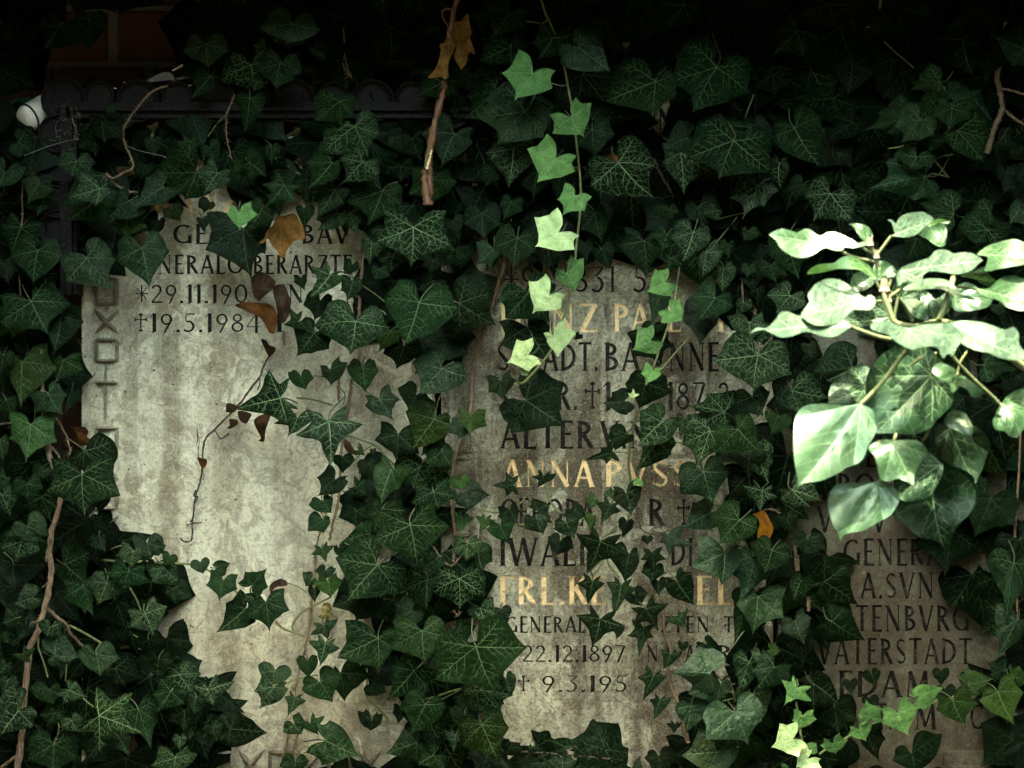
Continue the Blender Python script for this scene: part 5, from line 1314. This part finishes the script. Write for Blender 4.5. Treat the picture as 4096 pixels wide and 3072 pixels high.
F_('b4','1190,690 1290,740 1450,870 1420,960 1300,960 1180,900 1100,860 1120,760',(1180,870),(1420,930),.12,.3,'k')
F_('c4','345,915 375,850 362,760 345,640 340,500 350,360 380,280 450,235 560,225 680,230 800,235 850,215 880,230 930,255 968,290 975,380 990,420 960,490 920,560 890,640 840,690 760,720 700,760 640,790 550,825 450,840 400,850 365,890',(862,225),(345,915),-.06,.42,'f',a=.45,wave=.04)
F_('c4','705,1310 690,1240 650,1170 620,1080 610,1000 625,920 670,860 740,843 850,840 960,835 1005,825 1060,840 1110,870 1150,910 1165,980 1130,1050 1090,1100 1020,1140 950,1180 870,1220 790,1230 730,1250',(1005,828),(705,1310),-.05,.4,'f',a=.45,wave=.04)
F_('c4','925,575 960,530 1040,505 1120,510 1200,510 1290,508 1350,540 1385,600 1350,660 1310,720 1285,790 1275,865 1220,830 1150,810 1080,830 1020,810 1000,740 980,660 950,610',(1120,520),(1275,865),-.05,.5,'f',a=.6)
F_('c4','985,455 975,380 960,300 920,250 905,150 915,50 960,-60 1030,-160 1180,-250 1300,-280 1400,-210 1480,-130 1545,-40 1590,130 1570,240 1480,330 1400,420 1260,465 1130,455',(1420,5),(985,455),.0,.22,'m',a=.8)
F_('c4','610,220 620,120 660,40 720,-10 800,-50 880,-70 935,-60 910,20 900,100 905,180 850,210 760,225',(900,90),(610,220),.03,.45,'g',a=.9)
F_('c4','1425,-20 1440,-75 1490,-95 1560,-70 1620,-40 1700,30 1780,80 1830,130 1800,170 1740,175 1700,120 1640,90 1580,140 1550,60 1490,30',(1620,-5),(1830,130),-.03,.5,'f')
F_('c4','1380,600 1450,650 1505,700 1500,780 1450,880 1400,950 1280,985 1180,975 1150,900 1200,850 1275,865 1310,720',(1490,700),(1160,960),.0,.3,'g')
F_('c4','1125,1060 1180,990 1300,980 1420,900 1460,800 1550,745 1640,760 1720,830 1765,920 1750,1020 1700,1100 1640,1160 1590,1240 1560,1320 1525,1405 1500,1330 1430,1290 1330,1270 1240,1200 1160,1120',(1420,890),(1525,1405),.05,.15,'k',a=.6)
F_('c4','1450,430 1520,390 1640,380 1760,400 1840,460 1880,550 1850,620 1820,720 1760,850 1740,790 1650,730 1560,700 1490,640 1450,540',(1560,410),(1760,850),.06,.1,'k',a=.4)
F_('c4','1510,370 1540,300 1600,272 1680,300 1730,380 1740,430 1715,530 1680,470 1600,430 1540,400',(1540,310),(1715,530),.02,.3,'m',a=.4)
F_('c4','1895,370 1920,300 1960,230 2000,170 2060,130 2160,115 2250,250 2200,380 2120,440 2090,490 2030,480 1990,440 1920,425',(1968,230),(2090,490),-.02,.5,'f',a=.6)
def twig(t, s, d0, d1, r0, r1, m=GS, parent=None, name='stem', base=None):
    P = tp(t, s); n = len(P); b = FD if base is None else base
    C = catmull([px(x, y, b + d0+(d1-d0)*i/(n-1)) for i, (x, y) in enumerate(P)], 5)
    mb = MB(); mb.tube(C, r0*.82, r1*.82, 8, .05); return mb.build(name, M[m], FG if parent is None else parent)
M['light_stem'] = bark('pale_green_stem', (.085,.115,.038), (.04,.055,.02))
LS = 'light_stem'
twig('b4','938,425 945,470 975,520 990,575 1003,640',-.0,.0,.0032,.0036,LS)
twig('b4','1048,745 1045,800 1055,870 1085,950 1125,1045 1200,1075 1290,1085',-.0,-.02,.0034,.004,LS)
for s, d0, d1, r in (('1105,375 1050,450 995,525',0,0,.0022),('700,490 800,540 980,582',0,0,.0022),('870,462 910,490 965,520',0,0,.002),('978,720 1005,780 1035,825',0,0,.0022),('1105,710 1090,760 1070,800',0,0,.002),('785,1088 900,1130 1000,1165 1100,1185',-.05,-.05,.0028),('1175,795 1120,835 1070,860',0,0,.0024),('980,890 1040,885',-.01,0,.002),('1160,840 1145,920 1125,1020',0,0,.0022),
    ('1365,1320 1310,1345 1255,1388',-.02,-.02,.0026),('1620,775 1700,785 1775,797',.0,-.02,.002),('1270,1040 1180,890 1075,800',.02,.0,.0026)):
    twig('b4', s, d0, d1, r, r, LS, name='petiole')
twig('b4','1225,1275 1140,1380 1060,1490 960,1600 840,1720',-.06,-.06,.0032,.0030,LS,name='petiole')
twig('b4','1590,700 1560,800 1520,920 1475,1040',.03,.0,.0040,.0044,GS)
twig('b4','1580,1310 1625,1370 1750,1500 1880,1620 1960,1700',-.03,-.03,.0024,.0022,LS,name='petiole')
twig('b4','1700,1275 1650,1350 1630,1400 1620,1460',-.03,-.03,.0016,.0016,GS,name='petiole')
twig('b4','1450,1290 1440,1400 1420,1470',-.02,.0,.0018,.0018,GS,name='petiole')
twig('c4','1035,795 1025,815 1008,832',-.04,-.05,.0024,.0024,LS,name='petiole')
twig('c4','1140,465 1130,490 1122,515',-.03,-.05,.002,.002,GS,name='petiole')
twig('c4','1400,420 1380,470 1350,510',.0,.02,.002,.002,GS,name='petiole')
twig('b4','1290,1085 1500,1050 1750,1130 2000,1300 2300,1500 2900,1750 3500,1900 4000,2300',.02,.10,.0040,.0075,GS)
M['bud'] = bark('pinkish_bud', (.13,.12,.07), (.07,.06,.035))
for (x, y, rr) in ((938,412,.0052),(988,515,.0045),(1050,748,.0078),(1052,778,.006),(1085,855,.0045),(1125,1040,.0045)):
    c = Vector(px(*tile('b4', [(x, y)])[0], FD-.002)); mb = MB(); mb.tube([c+Vector((0,0,-rr*1.2)), c+Vector((0,0,-rr*.3)), c+Vector((0,0,rr*.5)), c+Vector((0,0,rr*1.1))], rr*.8, rr*.35, 8); mb.build('bud', M['bud'], FG)


# ------------------------------------------------------------ withered leaves, each a thing of its own
def dead(label, t, s, J, T, depth, tone, gy=.25, name='withered_leaf', grp='withered leaves caught in the ivy', **kw):
    q = tile(t, [J, T]); kw.setdefault('wave', .10); kw.setdefault('fold', .25)
    o = free_leaf(name, tp(t, s), q[0], q[1], None, depth, gy, tuple(c*.48 for c in tone), a=.5, m='dead', **kw)
    o['label'] = label; o['category'] = 'withered leaf'; o['group'] = grp; return o
GO, BR, DK = (.34,.185,.05), (.20,.085,.022), (.045,.022,.012)
dead('curled golden-brown leaf hanging at the top, the right one of the pair','a2','1590,160 1640,170 1672,130 1705,110 1715,190 1733,250 1720,300 1755,400 1750,422 1715,410 1700,440 1690,490 1650,545 1620,500 1590,440 1610,390 1590,330 1575,240',(1600,180),(1650,545),-.11,GO,fold=-.6,curl=.05)
dead('narrow folded golden-brown leaf at the top, left one of the pair, its lower end split','a2','1540,265 1580,270 1590,330 1600,380 1560,460 1545,530 1550,600 1525,622 1490,600 1430,610 1390,605 1420,570 1455,520 1480,440 1490,390 1478,345 1520,330',(1562,270),(1525,622),-.12,GO,fold=-.5,curl=.04)
dead('dry ochre-brown leaf with a pointed tip below the gilded first line','b2','205,230 260,220 350,205 390,270 420,320 430,400 370,405 320,450 290,490 270,545 235,550 215,500 170,450 140,400 100,435 62,432 110,400 130,340 180,290',(250,235),(240,550),-.075,(.36,.19,.055),fold=-.2)
dead('crumpled dark brown leaf covering the end of the birth date','b2','20,690 90,660 150,690 200,740 170,800 110,850 70,890 30,850 10,760',(110,680),(70,890),-.05,(.07,.04,.022))
dead('rusty brown drooping leaf over the end of the death date','b2','-120,920 -50,895 60,900 150,910 200,960 215,1030 200,1110 190,1145 150,1130 110,1060 70,1010 0,980 -60,950',(60,920),(190,1145),-.06,(.15,.06,.015),fold=-.3)
dead('blackish shrivelled leaf right of the rusty drooping one','b2','180,780 260,760 300,830 320,900 300,1010 240,1060 200,900',(220,780),(260,1050),-.045,DK)
dead('small blackish twisted leaf on the dry stem below the death date','b2','85,1185 130,1195 150,1230 200,1250 190,1290 150,1330 120,1270',(95,1190),(150,1330),-.03,DK)
dead('small dark leaf curled against the tip of the long star-shaped leaf','c1','1770,220 1850,240 1830,290 1765,290',(1850,240),(1770,280),-.03,DK)
dead('dark shrivelled leaf hanging under the long star-shaped leaf','c1','1860,280 1960,300 1950,340 1920,380 1870,350',(1950,300),(1900,378),-.035,DK)
dead('brown-black drooping leaf with a hooked tip, on the bare stone of the left tablet','c2','40,340 90,310 160,300 140,380 120,440 110,520 60,510 85,490 50,420 30,370',(100,310),(60,510),-.04,(.07,.032,.014),fold=-.3)
dead('tiny black shred under the dry stem bend','c1','1790,345 1850,350 1855,385 1800,420 1770,415 1795,390',(1850,350),(1770,415),-.03,DK)
dead('little brown heart-shaped leaf on the dry stem in the middle of the left tablet','c1','1540,640 1570,650 1610,655 1617,690 1600,720 1580,740 1560,700',(1583,650),(1582,740),-.02,(.13,.06,.02))
dead('bright orange ivy leaf tucked among the green ones right of the middle tablet','c3','2055,1055 2010,1075 1960,1095 1930,1105 1990,1110 2020,1130 2025,1180 2010,1240 2020,1290 2060,1300 2085,1310 2110,1270 2135,1200 2110,1140 2080,1080',(2045,1062),(2085,1310),-.055,(.62,.25,.012),fold=.05,wave=.03)
dead('pale yellow leaf with black spots beside the slanting stems','d2','570,375 620,372 640,410 640,440 660,470 695,490 640,490 560,495 533,480 560,440',(640,470),(533,480),-.02,(.62,.55,.24),fold=.05)
dead('lobed dark brown leaf at the left border of the left tablet','c1','540,400 600,405 660,405 690,440 680,480 710,510 700,545 650,550 600,560 560,500 600,480 590,440',(560,440),(705,530),-.02,(.12,.05,.018))
dead('grey-brown crumpled leaf high up, right of the brown stick','a2','1615,1270 1680,1190 1700,1260 1760,1300 1795,1330 1760,1400 1780,1450 1740,1450 1710,1380 1660,1350',(1690,1200),(1760,1450),-.02,(.12,.09,.06))
dead('brown leaf behind the long-tipped star leaf at the brown stem','c2','740,500 780,530 800,560 825,600 800,620 760,600 735,560',(745,510),(820,600),-.03,(.09,.04,.018))
dead('small orange-brown fragment among dark leaves above the middle tablet','a3','830,1215 880,1195 920,1225 925,1265 890,1260 850,1250',(835,1215),(925,1265),-.03,(.40,.16,.03))
dead('curled blackish leaf at the end of the thin runner stalk on the left tablet','d2','150,245 180,205 240,182 285,200 290,235 250,240 200,250 160,300',(288,220),(158,298),-.02,DK)
dead('thin orange-brown sliver sticking up beside the dry stem','c1','1538,410 1545,450 1549,500 1536,545 1531,540 1540,500 1536,450',(1538,412),(1534,545),-.012,(.30,.12,.02))
# dry climbing stem on the bare stone
ds = thing('dry_stem', 'thin dead stem winding down the bare stone of the left tablet to a hooked end', 'dead stem')
def dtube(t, s, d0, d1, r0, r1, m, par, name='stem'):
    P = tp(t, s); n = len(P); C = catmull([px(x, y, d0+(d1-d0)*i/(n-1)) for i, (x, y) in enumerate(P)], 5)
    C = [(c[0]+random.uniform(-.0006,.0006), c[1], c[2]) for c in C]
    mb = MB(); mb.tube(C, r0, r1, 7, .25); return mb.build(name, M[m], par)
dtube('c1','2150,-210 2090,-130 2050,-40 2030,10 1940,130 1880,215 1780,320 1680,420 1610,490 1590,560 1583,650 1580,740 1555,860 1530,940 1515,1040 1500,1160 1500,1270 1470,1303 1430,1295 1410,1275',-.03,-.006,.0017,.0011,'dry_stem',ds)
dtube('c1','1680,430 1700,470 1725,498 1760,480 1790,455',-.012,-.012,.0009,.0012,'dry_stem',ds,'side_shoot')
dtube('c1','2030,10 2025,80 2010,120',-.02,-.015,.001,.001,'dry_stem',ds,'side_shoot')
dtube('c1','1455,1172 1500,1160 1575,1152',-.004,-.004,.0012,.001,'dry_stem',ds,'side_shoot')
dtube('c1','1555,500 1553,560 1548,640',-.012,-.012,.0004,.0004,'dry_stem',ds,'side_shoot')
dtube('c1','1530,900 1515,945 1540,950 1530,985 1510,1000',-.008,-.008,.0012,.001,'dry_stem',ds,'side_shoot')
dtube('c1','1585,745 1590,800 1575,820',-.01,-.01,.0005,.0005,'dry_stem',ds,'side_shoot')
# brown stick and the stalk that carries the golden leaves
st = thing('brown_stick', 'wet rusty-brown broken stick hanging upright above the middle, pale wood showing at its split', 'stick')
dtube('a2','1515,640 1510,700 1485,800 1445,950 1415,1120 1395,1240 1398,1320 1400,1400 1395,1500 1395,1590',-.10,-.115,.0044,.0058,'rust_stick',st,'shaft')
dtube('a2','1400,1160 1385,1230 1368,1310',-.126,-.126,.0026,.0022,'light_stem',st,'split_wood')
dtube('a2','1420,1170 1400,1250 1380,1320',-.127,-.126,.0014,.0018,'gold_paint',st,'split_wood')
dtube('a2','1368,1330 1362,1400 1375,1520 1392,1600',-.118,-.121,.0040,.0066,'rust_stick',st,'shaft')
sk = thing('leaf_stalk', 'thin brown stalk looped at the top that carries the two golden-brown leaves', 'stalk')
dtube('a2','1625,-60 1612,0 1590,90 1575,180 1555,250 1560,300',-.12,-.12,.0040,.0026,'rust_stick',sk,'stalk')
dtube('a2','1590,80 1540,68 1508,85 1503,120 1520,160 1545,200 1560,230',-.12,-.115,.0016,.0012,'rust_stick',sk,'loop')
# ------------------------------------------------------------ cup, scrap, cobweb
cup = thing('grave_cup', 'white plastic cup with teal rim and black strap, left of the black frame', 'cup')
def lathe(axis0, axis1, prof, m, name, par, n=32, closed=False):
    a, b = Vector(axis0), Vector(axis1); t = (b-a); L_ = t.length; t.normalize(); u = t.cross(Vector((0,0,1))).normalized(); v = t.cross(u); mb = MB(); vs = []
    for s, r in prof:
        for k in range(n):
            q = 2*math.pi*k/n; vs.append(a+t*(s*L_)+(u*math.cos(q)+v*math.sin(q))*r)
    mm = len(prof); mb.add(vs, [(i*n+k, i*n+(k+1) % n, (i+1)*n+(k+1) % n, (i+1)*n+k) for i in range(mm-1) for k in range(n)], True)
    return mb.build(name, M[m], par)
c0 = px(*tile('a1', [(172,945)])[0], -.022); c1 = px(*tile('a1', [(390,850)])[0], .012)
lathe(c0, c1, [(-.0,.001),(.01,.010),(.05,.0155),(.14,.0185),(.3,.0205),(.6,.0225),(1.,.0240),(1.02,.001)], 'cup_white', 'cup_body', cup)
lathe(c0, c1, [(.22,.0196),(.23,.0214),(.27,.0216),(.28,.0203)], 'strap', 'strap', cup)
e0 = px(*tile('a1', [(150,872)])[0], .005); e1 = px(*tile('a1', [(232,858)])[0], .02)
lathe(e0, e1, [(0,.0165),(-.02,.0190),(0.1,.0194),(1,.0188),(1,.0165),(.1,.0168),(0,.0165)], 'cup_teal', 'rim_ring', cup)
sc_ = thing('grey_scrap', 'grey broken plastic scrap with pale strips, lying on top of the black frame', 'scrap')
def slab(t, s, d, th, m, name):
    P = tp(t, s); mb = MB(); n = len(P); vs = [px(x, y, d) for x, y in P] + [px(x, y, d+th) for x, y in P]
    mb.add(vs, [tuple(range(n)), tuple(range(2*n-1, n-1, -1))] + [(i, n+i, n+(i+1) % n, (i+1) % n) for i in range(n)]); return mb.build(name, M[m], sc_)
slab('a1','1140,630 1200,595 1270,565 1320,562 1350,585 1372,640 1330,625 1250,632 1180,640',.0,.012,'grey_scrap','scrap_body')
slab('a1','1340,548 1440,490 1448,505 1352,556',-.004,.004,'cup_white','strip'); slab('a1','1455,480 1503,450 1505,475 1460,500',-.004,.004,'grey_scrap','strip')
slab('a1','1375,608 1530,583 1535,600 1385,626',-.006,.004,'grey_scrap','strip'); slab('a1','1470,662 1500,658 1505,668 1475,674',-.006,.004,'cup_white','strip')
slab('a1','885,688 908,688 908,693 890,694',-.02,.003,'cup_white','strip'); slab('a1','962,636 985,645 972,648',-.01,.003,'cup_white','strip')
cw = thing('cobweb', 'fine grey cobweb threads strung across the left arm of the black frame', 'cobweb')
mb = MB()
def th(t, s, d0, d1, r=.0001):
    P = tp(t, s); n = len(P); mb.tube([px(x, y, d0+(d1-d0)*i/(n-1)) for i, (x, y) in enumerate(P)], r, r, 4)
th('a1','190,1215 350,1150 520,1100 640,1078 745,1078',-.06,-.05,.00015); th('a1','560,840 565,930 590,1000 600,1050 640,1050',-.05,-.05,.00015); th('a1','960,1130 1100,1180 1280,1220 1450,1310 1520,1290',-.05,-.05,.00015); th('a1','1280,1225 1380,1260 1440,1300',-.05,-.05,.00015)
for k in range(46):
    x = random.uniform(430, 640); y = random.uniform(820, 1200); a = random.uniform(0, 6.3); l = random.uniform(15, 70)
    th('a1', '%f,%f %f,%f' % (x, y, x+math.cos(a)*l, y+math.sin(a)*l), -.047, -.047, .00009)
mb.build('threads', M['thread'], cw)
